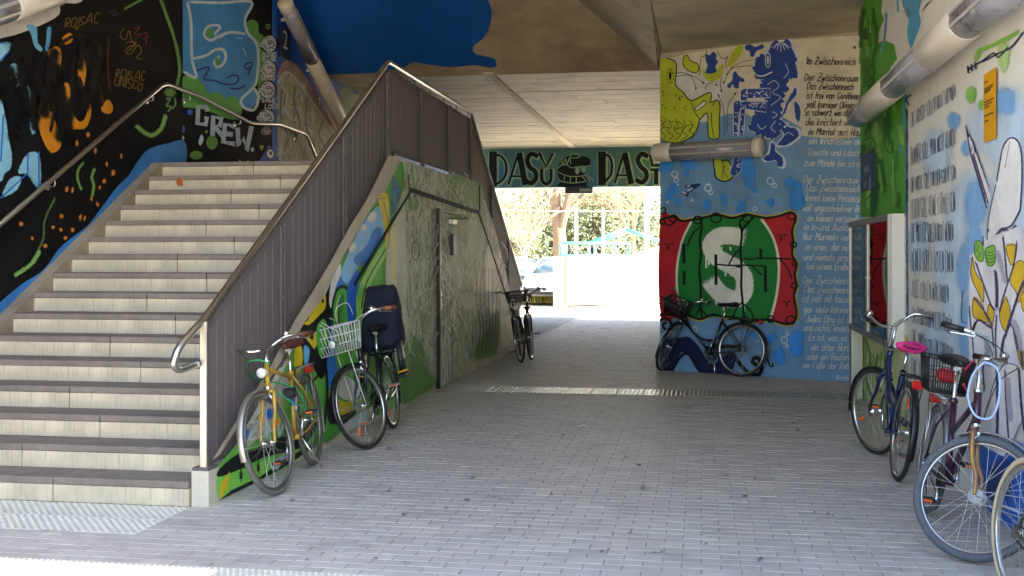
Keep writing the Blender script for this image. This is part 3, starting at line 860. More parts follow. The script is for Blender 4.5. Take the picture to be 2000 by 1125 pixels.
    b.lathe([(fr * 1.15, 0), (fr * 1.6, .01), (fr * 1.15, .03)], st_ - Vector((0, 0, .015)), (st_ - bb), 12)
    frm = b.build('frame', mf, t)
    for z_, c_ in g_('bands', ()):
        q = MB(); p = bb.lerp(st_, z_); d_ = (st_ - bb).normalized(); q.lathe([(fr * 1.04, -.035), (fr * 1.04, .035)], p, d_, 12); q.build('decal', c_, frm)
    q = MB(); q.lathe([(fr * 1.5, 0), (fr * 1.5, .018)], ht + hax * .01, hax, 14); q.lathe([(fr * 1.5, 0), (fr * 1.5, .016)], hb_ - hax * .03, hax, 14); q.build('headset', M_chrome, frm)
    # fork
    b = MB(); cr = hb_ - hax * .045
    for sd in (-1, 1):
        b.tube(spline([cr + Vector((0, sd * .045, 0)), cr - hax * .16 + Vector((.004, sd * .048, 0)), fh + Vector((-.035, sd * .05, .10)), fh + Vector((0, sd * .052, 0))], 4), [.013] * 4 + [.012] * 4 + [.0105] * 4 + [.009], 8)
    b.tube([cr + Vector((0, -.045, 0)), cr + Vector((0, .045, 0))], .014, 8); b.tube([cr, hb_], .016, 10)
    fk = b.build('fork', mfk, t, S)
    # brake
    q = MB(); q.rbox(cr + Vector((.03, 0, -.02)), (.02, .06, .03), .004); q.tube([cr + Vector((.03, -.03, -.02)), cr + Vector((.02, -.03, -.07))], .006, 6); q.tube([cr + Vector((.03, .03, -.02)), cr + Vector((.02, .03, -.07))], .006, 6); q.build('brake', M_chrome, fk, S)
    # stem and handlebar
    sh = g_('stem', .12); s0 = ht + hax * sh; fwd = Vector((.06, 0, .01))
    b = MB(); b.tube([ht - hax * .02, s0], .0115, 10); b.tube([s0, s0 + fwd], .013, 8)
    b.build('stem', g_('stem_mat', M_chrome), t, S)
    hc = s0 + fwd; bt = g_('bar', 'swept'); rise = g_('bar_rise', .07); back = g_('bar_back', .2); wid = g_('bar_w', .29)
    half = [(0, 0, 0), (.015, .05, .0), (.03, .11, rise * .35), (.0, .19, rise), (-.06, .25, rise), (-back, wid, rise * .75)]
    pts = [(hc + Vector((x, -yv, z))) for (x, yv, z) in half[::-1]] + [(hc + Vector((x, yv, z))) for (x, yv, z) in half[1:]]
    b = MB(); b.tube(spline([tuple(p) for p in pts], 5), .011, 10)
    hbar = b.build('handlebar', g_('bar_mat', M_chrome), t, S)
    for sd in (-1, 1):
        e0 = hc + Vector((-back, sd * wid, rise * .75)); e1 = hc + Vector((-back * .42, sd * (wid - .025), rise * .92)); d_ = (e0 - e1).normalized()
        q = MB(); q.tube([e1 + d_ * .01, e0 + d_ * .012], .0165, 10); q.build('grip', g_('grip_mat', M_blackpl), hbar, S)
        q = MB(); p0_ = e1 - d_ * .02
        q.tube(spline([tuple(p0_), tuple(p0_ + Vector((.035, 0, -.015))), tuple(p0_ + d_ * .06 + Vector((.045, 0, -.02))), tuple(e0 + Vector((.04, 0, -.03)))], 4), .005, 6); q.build('brake_lever', g_('lever_mat', M_chrome), hbar, S)
        q = MB(); q.tube(spline([tuple(p0_ + Vector((.03, 0, 0))), tuple(hc + Vector((.10, sd * .12, .03))), tuple(hc + Vector((.07, sd * .03, -.10))), tuple(hb_ + Vector((.03, 0, .02)))], 5), .0027, 5); q.build('brake_cable', g_('cable_mat', M_blackpl), hbar, S)
    if g_('bell', True):
        q = MB(); p = hc + Vector((-.02, .2 if g_('bell_side', 1) > 0 else -.2, rise + .012)); q.lathe([(.024, 0), (.026, .008), (.022, .022), (.01, .03), (0, .032)], p, (0, 0, 1), 14); q.build('bell', M_chrome, hbar, S)
    # saddle
    sz = g_('saddle_h', .17); sd_ = (st_ - bb).normalized(); stp = st_ + sd_ * sz
    b = MB(); b.tube([st_ - sd_ * .05, stp], .0125, 10); b.build('seatpost', M_chrome, t)
    b = MB(); rings = []
    for (x, w, z0_, z1_) in ((.15, .012, -.02, .008), (.13, .022, -.03, .014), (.06, .03, -.035, .016), (0, .05, -.04, .018), (-.06, .085, -.042, .024), (-.10, .095, -.038, .032), (-.125, .07, -.02, .03)):
        rings.append([stp + Vector((x - .02, w * math.cos(a) , .045 + ((z1_ if math.sin(a) > 0 else -z0_ * 1) * math.sin(a)))) for a in [2 * math.pi * i / 14 for i in range(14)]])
    b.loft(rings); sdl = b.build('saddle', g_('saddle_mat', M_blackpl), t)
    q = MB()
    for s2 in (-1, 1): q.tube([stp + Vector((.10, s2 * .012, .03)), stp + Vector((.02, s2 * .022, .002)), stp + Vector((-.09, s2 * .035, .02))], .0035, 6)
    q.rbox(stp + Vector((0, 0, .0)), (.04, .05, .03), .005); q.build('saddle_rail', M_chrome, sdl)
    if g_('saddle_cover'):
        q = MB(); rings2 = []
        for r_ in rings:
            c_ = sum(r_, Vector()) / len(r_)
            rings2.append([c_ + (p - c_) * 1.22 + Vector((0, 0, .006 * math.sin(i * 1.7 + c_.x * 60))) for i, p in enumerate(r_)])
        q.loft(rings2); q.build('saddle_cover', g_('saddle_cover'), sdl)
    # drive
    b = MB(); b.lathe([(.088, -.002), (.092, 0), (.088, .002), (.07, .002), (.07, -.002), (.088, -.002)], bb + Vector((0, -.045, 0)), (0, 1, 0), 30)
    for i in range(5):
        a = 2 * math.pi * i / 5; b.tube([bb + Vector((0, -.045, 0)), bb + Vector((math.cos(a) * .075, -.045, math.sin(a) * .075))], .006, 5)
    ck = b.build('chainring', M_chain, t); ca = R(g_('crank', -70))
    for sd in (-1, 1):
        d_ = Vector((math.cos(ca), 0, math.sin(ca))) * sd * -1; e = bb + d_ * .165 + Vector((0, sd * .075, 0))
        b = MB(); b.tube([bb + Vector((0, sd * .05, 0)), e], [.012, .009], 8); cr_ = b.build('crank', M_chrome, t)
        b = MB(); pc = e + Vector((0, sd * .055, 0)); b.rbox(pc + Vector((.036, 0, 0)), (.016, .085, .022), .004); b.rbox(pc - Vector((.036, 0, 0)), (.016, .085, .022), .004); b.rbox(pc, (.07, .02, .016), .003); b.tube([e, pc + Vector((0, sd * .04, 0))], .006, 6)
        pd = b.build('pedal', g_('pedal_mat', M_blackpl), cr_)
        b = MB()
        for s2 in (-1, 1): b.rbox(pc + Vector((s2 * .045, 0, 0)), (.004, .05, .014), .001)
        b.build('pedal_reflector', M_orange, cr_)
    b = MB(); y_ = -.045
    for z_ in (1, -1): b.tube([bb + Vector((0, y_, z_ * .09)), rh + Vector((0, y_, z_ * .035))], .004, 5)
    b.lathe([(.036, -.003), (.036, .003)], rh + Vector((0, y_, 0)), (0, 1, 0), 16); b.build('chain', M_chain, t)
    if g_('chainguard'):
        b = MB(); b.prism([bb + Vector((.12, y_ - .016, .0)), bb + Vector((.09, y_ - .016, .09)), bb + Vector((0, y_ - .016, .125)), rh + Vector((.02, y_ - .016, .07)), rh + Vector((-.05, y_ - .016, .02)), rh + Vector((-.03, y_ - .016, -.03)), rh + Vector((.04, y_ - .016, .03)), bb + Vector((0, y_ - .016, .06)), bb + Vector((.085, y_ - .016, .0))], (0, .01, 0)); b.build('chain_guard', g_('chainguard'), t)
    # fenders
    fm = g_('fender_mat')
    if fm:
        b = fender(rh, Rw + .018, g_('rf0', -12), 0, .026) if False else fender(rh, Rw + .02, 20, 205)
        fd = b.build('rear_fender', fm, t)
        q = MB()
        for a in (150, 185):
            for sd in (-1, 1): q.tube([rh + Vector((0, sd * .05, 0)), rh + Vector((math.cos(R(a)) * (Rw + .01), sd * .026, math.sin(R(a)) * (Rw + .01)))], .0022, 5)
        q.build('stay', M_spoke, fd)
        b = fender(fh, Rw + .02, -8, 130); fd = b.build('front_fender', fm, t, S)
        q = MB()
        for a in (5, 120):
            for sd in (-1, 1): q.tube([fh + Vector((0, sd * .05, 0)), fh + Vector((math.cos(R(a)) * (Rw + .01), sd * .026, math.sin(R(a)) * (Rw + .01)))], .0022, 5)
        q.build('stay', M_spoke, fd, S)
    if g_('rack'):
        b = MB(); z_ = Rw * 2 + .06
        for sd in (-1, 1):
            b.tube([(.22, sd * .03, z_ - .02), (.12, sd * .055, z_), (-.22, sd * .055, z_)], .005, 6); b.tube([(-.05, sd * .055, z_), (0, sd * .065, Rw + .03)], .0045, 6); b.tube([(-.16, sd * .055, z_), (0, sd * .065, Rw + .03)], .0045, 6)
        for x in (.10, 0, -.10, -.22): b.tube([(x, -.055, z_), (x, .055, z_)], .0045, 6)
        rk = b.build('rack', g_('rack'), t)
        q = MB(); q.rbox((-.245, 0, z_ - .04), (.03, .075, .055), .008); q.build('rear_light', M_red, rk)
    elif fm:
        q = MB(); q.rbox((-Rw - .03, 0, Rw + .1), (.02, .05, .06), .006); q.build('rear_light', M_red, t)
    if g_('headlight'):
        p = g_('light_at', hb_ + hax * .1 + Vector((.07, 0, .0))); q = MB(); q.lathe([(0, -.05), (.02, -.045), (.032, -.02), (.035, .012), (.033, .018)], p, (1, 0, -.05), 16); hl = q.build('headlight', g_('headlight'), t, S)
        q = MB(); q.lathe([(.033, .018), (.025, .026), (0, .03)], p, (1, 0, -.05), 16); q.build('lens', M_lens, hl, S)
        q = MB(); q.tube([p - Vector((.03, 0, 0)), hb_ + hax * .08], .006, 6); q.build('lamp_bracket', M_chrome, hl, S)
    if g_('kickstand'):
        b = MB(); b.tube([(.38, .03, .27), (.30, .13, .015)], .008, 8); b.build('kickstand', M_chrome, t)
    if g_('basket'):
        bc, bs, r_, bm = g_('basket')                       # centre, size at the top, wire radius, material
        b = MB(); L_, W_, H_ = bs
        def ring(z, f): return [bc + Vector((sx * L_ / 2 * f, sy * W_ / 2 * f, z)) for sx, sy in ((1, 1), (1, -1), (-1, -1), (-1, 1))]
        def rnd(z, f, n=6):
            out = []; cr2 = .03
            for sx, sy, a0 in ((1, 1, 0), (-1, 1, 90), (-1, -1, 180), (1, -1, 270)):
                for i in range(3):
                    a = R(a0 + i * 45); out.append(bc + Vector((sx * (L_ / 2 * f - cr2) + math.cos(a) * cr2, sy * (W_ / 2 * f - cr2) + math.sin(a) * cr2, z)))
            return out
        for k in range(4): b.tube(rnd(H_ * (k / 3 - .5), .78 + .22 * k / 3), r_ * (1.6 if k == 3 else 1), 5, closed=True)
        nx, ny = g_('basket_n', (7, 9))
        top, bot = rnd(H_ / 2, 1), rnd(-H_ / 2, .78)
        for sy in (-1, 1):
            for i in range(nx):
                u = (i / (nx - 1) - .5) * .86; b.tube([bc + Vector((u * L_, sy * W_ / 2, H_ / 2)), bc + Vector((u * L_ * .78, sy * W_ / 2 * .78, -H_ / 2))], r_, 4)
        for sx in (-1, 1):
            for i in range(ny):
                u = (i / (ny - 1) - .5) * .86; b.tube([bc + Vector((sx * L_ / 2, u * W_, H_ / 2)), bc + Vector((sx * L_ / 2 * .78, u * W_ * .78, -H_ / 2))], r_, 4)
        for i in range(ny):
            u = (i / (ny - 1) - .5) * .86 * .78; b.tube([bc + Vector((-L_ / 2 * .78, u * W_, -H_ / 2)), bc + Vector((L_ / 2 * .78, u * W_, -H_ / 2))], r_, 4)
        bk = b.build('basket', bm, t, S if g_('basket_front', True) else None)
        if g_('basket_front', True):
            q = MB()
            for sd in (-1, 1): q.tube([bc + Vector((-.02, sd * .06, -H_ / 2)), fh + Vector((0, sd * .062, 0))], .0045, 6)
            q.build('basket_stay', bm, bk, S)
    for (pts_, r_, m_, front_) in g_('locks', ()):
        b = MB(); b.tube(spline([tuple(p) for p in pts_], 6), r_, 8); b.build('lock_cable', m_, t, S if front_ else None)
    t['_dims'] = ''
    del t['_dims']
    return t

def gp(px, py): v = GROUND.at(px, py); return (v.x, v.y)
def spread(front, rear, wb):
    f, r_ = Vector(front), Vector(rear); d = (r_ - f).normalized(); return tuple(f + d * wb)

# yellow bicycle
M_yel = mat('frame_yellow', '#b9932c', .4, .1, .12, 14, 0, coat=.3, dirt=.25)
M_green_c = mat('cable_green', '#2f9c55', .4)
f_ = gp(541, 966); r_ = spread(f_, gp(622, 903), 1.07)
bk1 = bicycle('bicycle', 'mustard yellow bicycle with brown saddle leaning on the stair balustrade', r_, f_, 9, -12,
    dict(frame_mat=M_yel, tyre_mat=M_rubber_g, rim_mat=M_rim_d, fender_mat=mat('fender_alloy', '#aaa497', .4, .8, .1, 10), saddle_mat=M_leather, grip_mat=M_leather, rack=M_rim_d, headlight=M_lens, kickstand=True, wb=1.07, R=.345,
         bands=((.55, mat('decal_blue', '#2b57a0', .4)), (.66, M_lens)), stem=.10, bar_rise=.05, bar_back=.2, bar_w=.30, reflectors=(150,), crank=-75,
         locks=(([(.95, .05, .86), (1.0, .0, .90), (.9, -.12, .88), (.6, -.16, .75), (.4, -.05, .68), (.36, .05, .62)], .006, M_green_c, False), ([(.36, .05, .62), (.5, .12, .52), (.75, .12, .55), (.88, .06, .66)], .006, M_green_c, False))))
q = MB(); q.rbox((.385, .0, .60), (.06, .09, .075), .012); q.build('lock_box', M_blackpl, bk1)
# black bicycle with white basket and covered child seat
M_blk = mat('frame_black', '#15171b', .3, .1, .05, 10, 0, coat=.4, dirt=.1)
M_wire_w = mat('wire_white', '#d5d2ca', .4)
M_tan = mat('grip_tan', '#9a5530', .6)
f_ = gp(718, 876); r_ = spread(f_, gp(776, 832), 1.10)
bk2 = bicycle('bicycle', 'black bicycle with white wire basket and a covered child seat by the stair wall', r_, f_, 8, -24,
    dict(frame_mat=M_blk, style='step', tyre_mat=M_rubber, fender_mat=M_blk, grip_mat=M_tan, rack=M_blk, wb=1.10, R=.35, stem=.17, bar_rise=.06, bar_back=.24, bar_w=.28, reflectors=(-62,), crank=-60, cable_mat=M_wire_w,
         basket=(Vector((1.16, 0, .93)), (.27, .36, .22), .0032, M_wire_w), headlight=M_chrome, light_at=Vector((1.30, .05, .90)), chainguard=M_blk, pedal_mat=M_rim,
         locks=(([(1.0, .1, 1.1), (1.12, .16, 1.2), (1.22, .1, 1.16), (1.1, 0, .98)], .003, M_wire_w, True), ([(1.0, -.1, 1.1), (1.14, -.14, 1.18), (1.25, -.06, 1.12), (1.1, 0, .98)], .003, M_wire_w, True))))
M_navy = mat('navy_cover', '#14172a', .85, 0, .25, 8, .5, 12)
def rrect(c, w, d, z, r_, n=5, jit=0.0):
    out = []
    for sx, sy, a0 in ((1, 1, 0), (-1, 1, 90), (-1, -1, 180), (1, -1, 270)):
        for i in range(n):
            a = R(a0 + 90 * i / (n - 1)); out.append(Vector((c[0] + sx * (w / 2 - r_) + math.cos(a) * r_ + random.uniform(-jit, jit), c[1] + sy * (d / 2 - r_) + math.sin(a) * r_ + random.uniform(-jit, jit), z + random.uniform(-jit, jit))))
    return out
seat = MB(); cs = []
for (z, w, d, x) in ((.74, .34, .36, -.02), (.80, .37, .40, -.02), (.88, .36, .40, -.04), (.98, .32, .385, -.07), (1.10, .27, .37, -.10), (1.20, .24, .36, -.115), (1.27, .21, .345, -.12), (1.305, .15, .29, -.12), (1.318, .05, .15, -.12)):
    cs.append(rrect((x, 0), w, d, z, min(w, d) * .38, 6, .008))
seat.loft(cs)
so_ = seat.build('child_seat_cover', M_navy, bk2)
q = MB()
for sd in (-1, 1):
    q.loft([rrect((.10, sd * .17), .15, .05, .80, .02), rrect((.13, sd * .18), .13, .05, .65, .02), rrect((.15, sd * .185), .12, .05, .50, .02)]); q.rbox((.19, sd * .185, .49), (.2, .09, .03), .01)
q.rbox((-.02, 0, .72), (.3, .24, .06), .02)
cs_ = q.build('child_seat', M_blackpl, bk2)
q = MB()
for sd in (-1, 1): q.tube([(.16, sd * .145, .52), (.16, sd * .23, .535), (.22, sd * .235, .535), (.24, sd * .15, .52)], .008, 5)
q.build('foot_strap', mat('strap_yellow', '#d9a617', .5), cs_)
# two dark bicycles by the far end of the stair wall
f_ = gp(1020, 708); r_ = spread(f_, (f_[0] - .20, f_[1] + 1.1), 1.06)
bicycle('bicycle', 'dark bicycle with front lamp parked first by the far stair end', r_, f_, 9, 12,
    dict(frame_mat=M_blk, style='mixte', fender_mat=M_blk, rack=M_blk, headlight=M_chrome, R=.345, chainguard=M_blk, stem=.14, reflectors=(), basket=(Vector((1.13, 0, .98)), (.22, .3, .16), .004, M_blackpl)))
f_ = (-2.55, 16.9); r_ = (-2.72, 17.94)
bicycle('bicycle', 'dark bicycle half hidden behind the bicycle with the lamp at the stair end', r_, f_, 4, -8,
    dict(frame_mat=M_blk, fender_mat=M_blk, rack=M_blk, R=.345, stem=.12, reflectors=(20,), crank=-20))
# black bicycle at the emblem
bicycle('bicycle', 'black bicycle with front crate leaning on the red and green emblem wall', (.50, 15.03), (-.44, 15.47), 7, 95,
    dict(frame_mat=M_blk, style='step', fender_mat=M_blk, rack=M_blk, R=.35, rim_mat=M_rim, stem=.13, reflectors=(), kickstand=True, chainguard=M_blk, basket=(Vector((1.12, 0, .97)), (.25, .34, .19), .006, M_blackpl), basket_n=(10, 12)))
# blue bicycle with pink saddle cover
M_blue = mat('frame_blue', '#0a1c50', .32, .2, .08, 12, 0, coat=.5)
M_pink = mat('pink_cover', '#d8307f', .7, 0, .12, 12, .3, 30)
bicycle('bicycle', 'blue bicycle with bright pink saddle cover under the notice board', gp(1750, 938), spread(gp(1750, 938), gp(1697, 884), 1.065), 8, 24,
    dict(frame_mat=M_blue, style='step', tyre_mat=M_rubber, fender_mat=M_blackpl, R=.345, wb=1.065, saddle_cover=M_pink, dynamo=True, stem=.19, bar_rise=.09, bar_back=.18, bar_w=.30, reflectors=(-25, 100), rack=M_blk, crank=-100, chainguard=M_blackpl, tube=.018))
# maroon and gold bicycle, nearest the corner
M_mar = mat('frame_maroon', '#3c1832', .3, .3, .1, 12, 0, coat=.5)
M_fade = mat('fork_gold_maroon', '#b58a2e', .35, .3, .3, 3.2, 0, color2='#5a2350', coat=.4)
M_sky = mat('cable_pale_blue', '#a9bfe6', .4)
f_ = gp(1882, 1092); r_ = spread(f_, gp(1800, 990), 1.07)
M_basket = mat('basket_black', '#1a191b', .5)
bk7 = bicycle('bicycle', 'maroon bicycle with gold fork, black saddle and rear basket by the harlequin mural', r_, f_, -8, 60,
    dict(frame_mat=M_mar, fork_mat=M_fade, style='mixte', tyre_mat=mat('tyre_blue_grey', '#55585f', .8, 0, .15, 20), R=.335, wb=1.07, tyre_r=.023, fender_mat=mat('fender_grey', '#8b8a90', .35, .6), stem=.21, bar_rise=.06, bar_back=.2, bar_w=.29, reflectors=(), hub_mat=mat('hub_white', '#d0cfd4', .35, .3), dynamo=True, tube=.018, rack=M_spoke, saddle_h=.2, kickstand=False,
         basket=(Vector((-.05, 0, .86)), (.36, .27, .21), .0025, M_basket), basket_n=(18, 14), basket_front=False, crank=-35,
         locks=(([(.85, .01, 1.03), (.90, .07, 1.0), (.95, .085, .87), (.96, .06, .75), (.92, -.01, .74), (.88, -.055, .83), (.85, -.04, .95), (.85, .01, 1.03)], .0062, M_sky, False), ([(.22, .05, .93), (.05, .13, .98), (-.1, .12, .88), (.0, .13, .78), (.2, .06, .84)], .006, mat('cable_pink', '#e0345f', .4), False))))
q = MB(); q.rbox((-.02, .0, .86), (.14, .1, .08), .02); q.build('red_bag', mat('bag_red', '#c3222c', .6, 0, .2, 20), bk7)
# bicycle cut by the picture's edge
bicycle('bicycle', 'bicycle with cream tyre in front of the maroon bicycle', (1.415, 5.37), (1.60, 4.34), -5, 10,
    dict(frame_mat=M_rim_d, tyre_mat=M_rubber_c, R=.345, stem=.14, reflectors=(), wb=1.05))
# ------------------------------------------------------------------ beyond the exit
def far_at(px, py, d):
    """point at camera depth d"""
    return CAM + (AX_R * ((px - CX) / FPX) + AX_F + Vector((0, 0, (HY - py) / FPX))) * d
def far_ground(px, d):
    p = far_at(px, HY, d); return Vector((p.x, p.y, 0))
M_ww = mat('white_render', '#e8e2d6', .8, 0, .06, 1.5, .2, 30)
M_or = mat('shaded_brick', '#a8683c', .85, 0, .2, 8, .3, 40)  # brick orange that also carries the shade of the pier's side
p_a = far_ground(1108, 35.6); p_b = far_ground(1300, 37.6)
dw = (p_b - p_a).normalized(); nw = Vector((dw.y, -dw.x, 0))
p_b = p_b + dw * 4
ramp = MB()
zt = far_at(1150, 502, 36.2).z
kx = far_ground(1228, 36.9)
q = [p_a, p_b, p_b + Vector((0, 0, zt + 1.35)), Vector((kx.x, kx.y, zt + .0)), p_a + Vector((0, 0, zt))]
kk = p_a + dw * ((kx - p_a).dot(dw)); q[3] = Vector((kk.x, kk.y, zt))
ramp.prism(q, -nw * .35)
rampw = tag(ramp.build('ramp_wall', M_ww), 'sunlit white graffiti wall rising along a ramp beyond the exit', 'wall')
pl_ramp = Plane(p_a, nw)
pil = MB(); c0 = far_ground(1081, 34.6); c1 = far_ground(1101, 34.8)
pil.prism([c0, c1, c1 + Vector((.2, .75, 0)), c0 + Vector((.2, .75, 0))], (0, 0, zt + .02))
pr_ = tag(pil.build('gate_pier', M_ww), 'white rendered pier standing left of the ramp wall', 'pier')
side = MB(); s0 = c1 + Vector((.012, .05, 0)); s1 = c1 + Vector((.2, .72, 0)); side.prism([s0, s1, s1 + Vector((.05, 0, 0)), s0 + Vector((.05, 0, 0))], (0, 0, zt - .01)); side.build('shaded_brick_face', M_or, pr_)  # shaded side of the pier, its shade put into the brick colour
# teal railing on the ramp wall
M_teal = mat('teal_paint', '#3f9a86', .5, 0, .08, 8)
rl = thing('railing', 'teal steel railing with crossed wires on top of the white wall', 'railing', p_a + Vector((0, 0, zt)))
RO = Vector(rl.location)
e0, e1 = pl_ramp.at(1095, 500, -.15), pl_ramp.at(1229, 500, -.15); zt2 = pl_ramp.at(1150, 476, -.15).z
e0.z = e1.z = zt + .015
up = Vector((0, 0, zt2 - zt))
def rpart(nm, pts, r_):
    b = MB(); b.tube(pts, r_, 6); b.build(nm, M_teal, rl).location = -RO
rpart('rail', [e0 + up, e1 + up], .045); rpart('rail', [e0 + Vector((0, 0, .03)), e1 + Vector((0, 0, .03))], .045)
for t_ in (0, .08, .79, 1): rpart('post', [e0.lerp(e1, t_), e0.lerp(e1, t_) + up], .05 if t_ in (0, 1) else .035)
for i in range(9):
    a, c = e0.lerp(e1, i / 9), e0.lerp(e1, (i + 1) / 9)
    b = MB(); b.tube([a, c + up], .01, 4); b.tube([a + up, c], .01, 4); b.build('wire_cross', M_rim_d, rl).location = -RO
# teal gable frame of a shelter
gb = thing('shelter', 'teal gabled shelter frame behind the ramp railing', 'shelter', far_ground(1222, 44)); GO_ = Vector(gb.location)
for off in (0, 2.5):
    l_, m_, r2 = far_at(1150, 475, 44), far_at(1222, 448, 44), far_at(1296, 474, 44)
    o_ = Vector((0, off, 0))
    for a, c in ((l_, m_), (m_, r2)):
        b = MB(); b.tube([a + o_, c + o_], .075, 6); b.build('rafter', M_teal, gb).location = -GO_
    for a in (l_, r2):
        b = MB(); b.tube([a + o_, Vector((a.x, a.y + off, 0))], .06, 6); b.build('post', M_teal, gb).location = -GO_
# poles and wire
M_pole = mat('pole_grey', '#a9a8a4', .5, .3, .08, 4)
for (px, top, d, r_, lab) in ((1125, 405, 41, .075, 'thin grey pole behind the left end of the teal railing'), (1178, 408, 43, .07, 'thin grey pole behind the middle of the teal railing'), (1263, 340, 39.5, .11, 'thick pale lamp post behind the rising end of the ramp wall')):
    g0 = far_ground(px, d); zt_ = far_at(px, top, d).z
    t_ = thing('pole', lab, 'pole', g0, 'poles beyond the exit'); b = MB(); b.tube([(0, 0, 0), (0, 0, zt_)], [r_, r_ * .8], 10); b.build('shaft', M_pole, t_); b = MB(); b.lathe([(r_ * 1.6, 0), (r_ * 1.6, .3), (r_, .35)], (0, 0, 0), (0, 0, 1), 10); b.build('foot', M_pole, t_)
wi = MB(); wi.tube([far_at(930, 409, 42), far_at(1125, 413, 41), far_at(1178, 413, 43), far_at(1310, 411, 41)], .012, 4)
tag(wi.build('overhead_wire', M_pole), 'thin overhead wire strung between the poles', 'wire')
# trees
M_bark = mat('bark', '#6d5a48', .9, 0, .25, 12, .5, 30)
M_bark2 = mat('bark_pale', '#8f7c66', .9, 0, .2, 12)
def bare_tree(label, base, h, r_, seed, lean=(0, 0), levels=5, m=M_bark, spread_=.75, split=.32, nb=3, twig=.006):
    rnd = random.Random(seed); t_ = thing('bare_tree', label, 'tree', base, 'bare trees beyond the exit')
    tr_, tw = MB(), MB()
    def grow(p, d, ln, rad, lev):
        n = 3; pts = [p]
        for i in range(n):
            d = (d + Vector((rnd.uniform(-1, 1), rnd.uniform(-1, 1), rnd.uniform(-.3, .6))) * (.10 + .05 * (levels - lev))).normalized(); pts.append(pts[-1] + d * ln / n)
        (tr_ if lev >= levels - 1 else tw).tube(pts, [max(twig, rad * (1 - .3 * i / n)) for i in range(n + 1)], 7 if lev >= levels - 1 else 4, caps=False)
        if lev <= 0: return
        for k in range(nb + (1 if lev < levels - 1 else 0)):
            a = rnd.uniform(0, 6.28); s_ = rnd.uniform(.45, 1.0) * spread_
            ax = d.orthogonal().normalized(); ax.rotate(Matrix.Rotation(a, 3, d)); nd = (d + ax * s_).normalized()
            q_ = pts[-1] if k < 2 else pts[rnd.choice((1, 2))]
            grow(q_, nd, ln * rnd.uniform(.62, .85), rad * rnd.uniform(.5, .68), lev - 1)
    grow(Vector((0, 0, 0)), Vector((lean[0], lean[1], 1)).normalized(), h * split, r_, levels)
    tr_.build('trunk', m, t_); tw.build('crown', m, t_)
    return t_
M_leaf = [mat('leaf_%d' % i, c, .6, 0, .3, 1.0) for i, c in enumerate(('#5f6848', '#4e593c', '#787d5a'))]
def leafy(name, label, base, w, h, n, seed, mi=0, cat='tree', lsize=.11, trunk=True):
    rnd = random.Random(seed); t_ = thing(name, label, cat, base, 'evergreens beyond the exit' if cat == 'tree' else None)
    if trunk:
        b = MB(); b.tube([(0, 0, 0), (.1, 0, h * .3), (0, .1, h * .75)], [.16, .12, .04], 8); 
        for k in range(6):
            z = h * (.25 + .1 * k); a = rnd.uniform(0, 6.28); b.tube([(0, 0, z), (math.cos(a) * w * .3, math.sin(a) * w * .3, z + .4)], [.05, .02], 5)
        b.build('trunk', M_bark, t_)
    b = MB(); cl = []
    for i in range(max(10, n // 90)):
        u = rnd.random(); z = h * (.12 + .86 * u); rr = w * .5 * math.sin(math.pi * min(1, .25 + .75 * (1 - u) ** .8)) ** .7 * rnd.uniform(.3, 1.05); a = rnd.uniform(0, 6.28)
        cl.append((Vector((math.cos(a) * rr, math.sin(a) * rr, z)), rnd.uniform(.09, .19) * w))
    for i in range(n):
        c_, s_ = rnd.choice(cl); p = c_ + Vector((rnd.gauss(0, 1), rnd.gauss(0, 1), rnd.gauss(0, .8))) * s_ * .6
        if p.z < .05: continue
        u = Vector((rnd.uniform(-1, 1), rnd.uniform(-1, 1), rnd.uniform(-.8, .8))).normalized(); v = u.orthogonal().normalized(); sz_ = lsize * rnd.uniform(.5, 1.2)
        b.add([p - u * sz_, p - v * sz_ * .45, p + u * sz_, p + v * sz_ * .45], [(0, 1, 2, 3)], 0)
    b.build('crown', M_leaf[mi], t_); return t_
bare_tree('large bare tree with thick forked trunk beyond the exit', far_ground(1097, 46), 12, .34, 3, (.0, 0), 5, M_bark, .62, .30)
bare_tree('slender young bare tree with fine spreading twigs', far_ground(1026, 40), 5.6, .055, 11, (0, 0), 5, M_bark2, .62, .27, 3, .006)
for i, (px, d, h, sd, lab) in enumerate(((985, 52, 9, 21, 'pale bare tree behind the slender young tree'), (1160, 56, 10, 22, 'pale bare tree between the two thin poles'), (1235, 50, 9, 23, 'pale bare tree above the shelter gable'), (1300, 54, 10, 24, 'pale bare tree behind the thick lamp post'), (940, 47, 8, 26, 'pale bare tree behind the stair end'), (1200, 66, 11, 27, 'pale bare tree rising behind the evergreens'), (1060, 63, 11, 28, 'pale bare tree rising behind the forked trunk'))):
    bare_tree(lab, far_ground(px, d), h, .13, sd, (0, 0), 5, M_bark2, .8, .24, 3, .008)
for i, (px, d, w, h, mi, lab) in enumerate(((1160, 52, 3.6, 5.0, 0, 'dense green evergreen between the forked trunk and the shelter'), (1205, 55, 4.0, 4.4, 1, 'dark evergreen behind the shelter gable'), (1130, 58, 4.5, 6.2, 2, 'tall light green evergreen behind the forked trunk'), (1010, 58, 6, 5.0, 1, 'broad dark evergreen behind the slender young tree'), (962, 50, 4.5, 3.4, 2, 'low green evergreen by the stair end'), (1262, 60, 4.6, 4.2, 0, 'mid green evergreen behind the thick lamp post'), (1060, 56, 4.5, 3.4, 1, 'small dark evergreen under the forked trunk'))):
    leafy('evergreen_tree', lab, far_ground(px, d), w, h, 8000, 40 + i, mi)
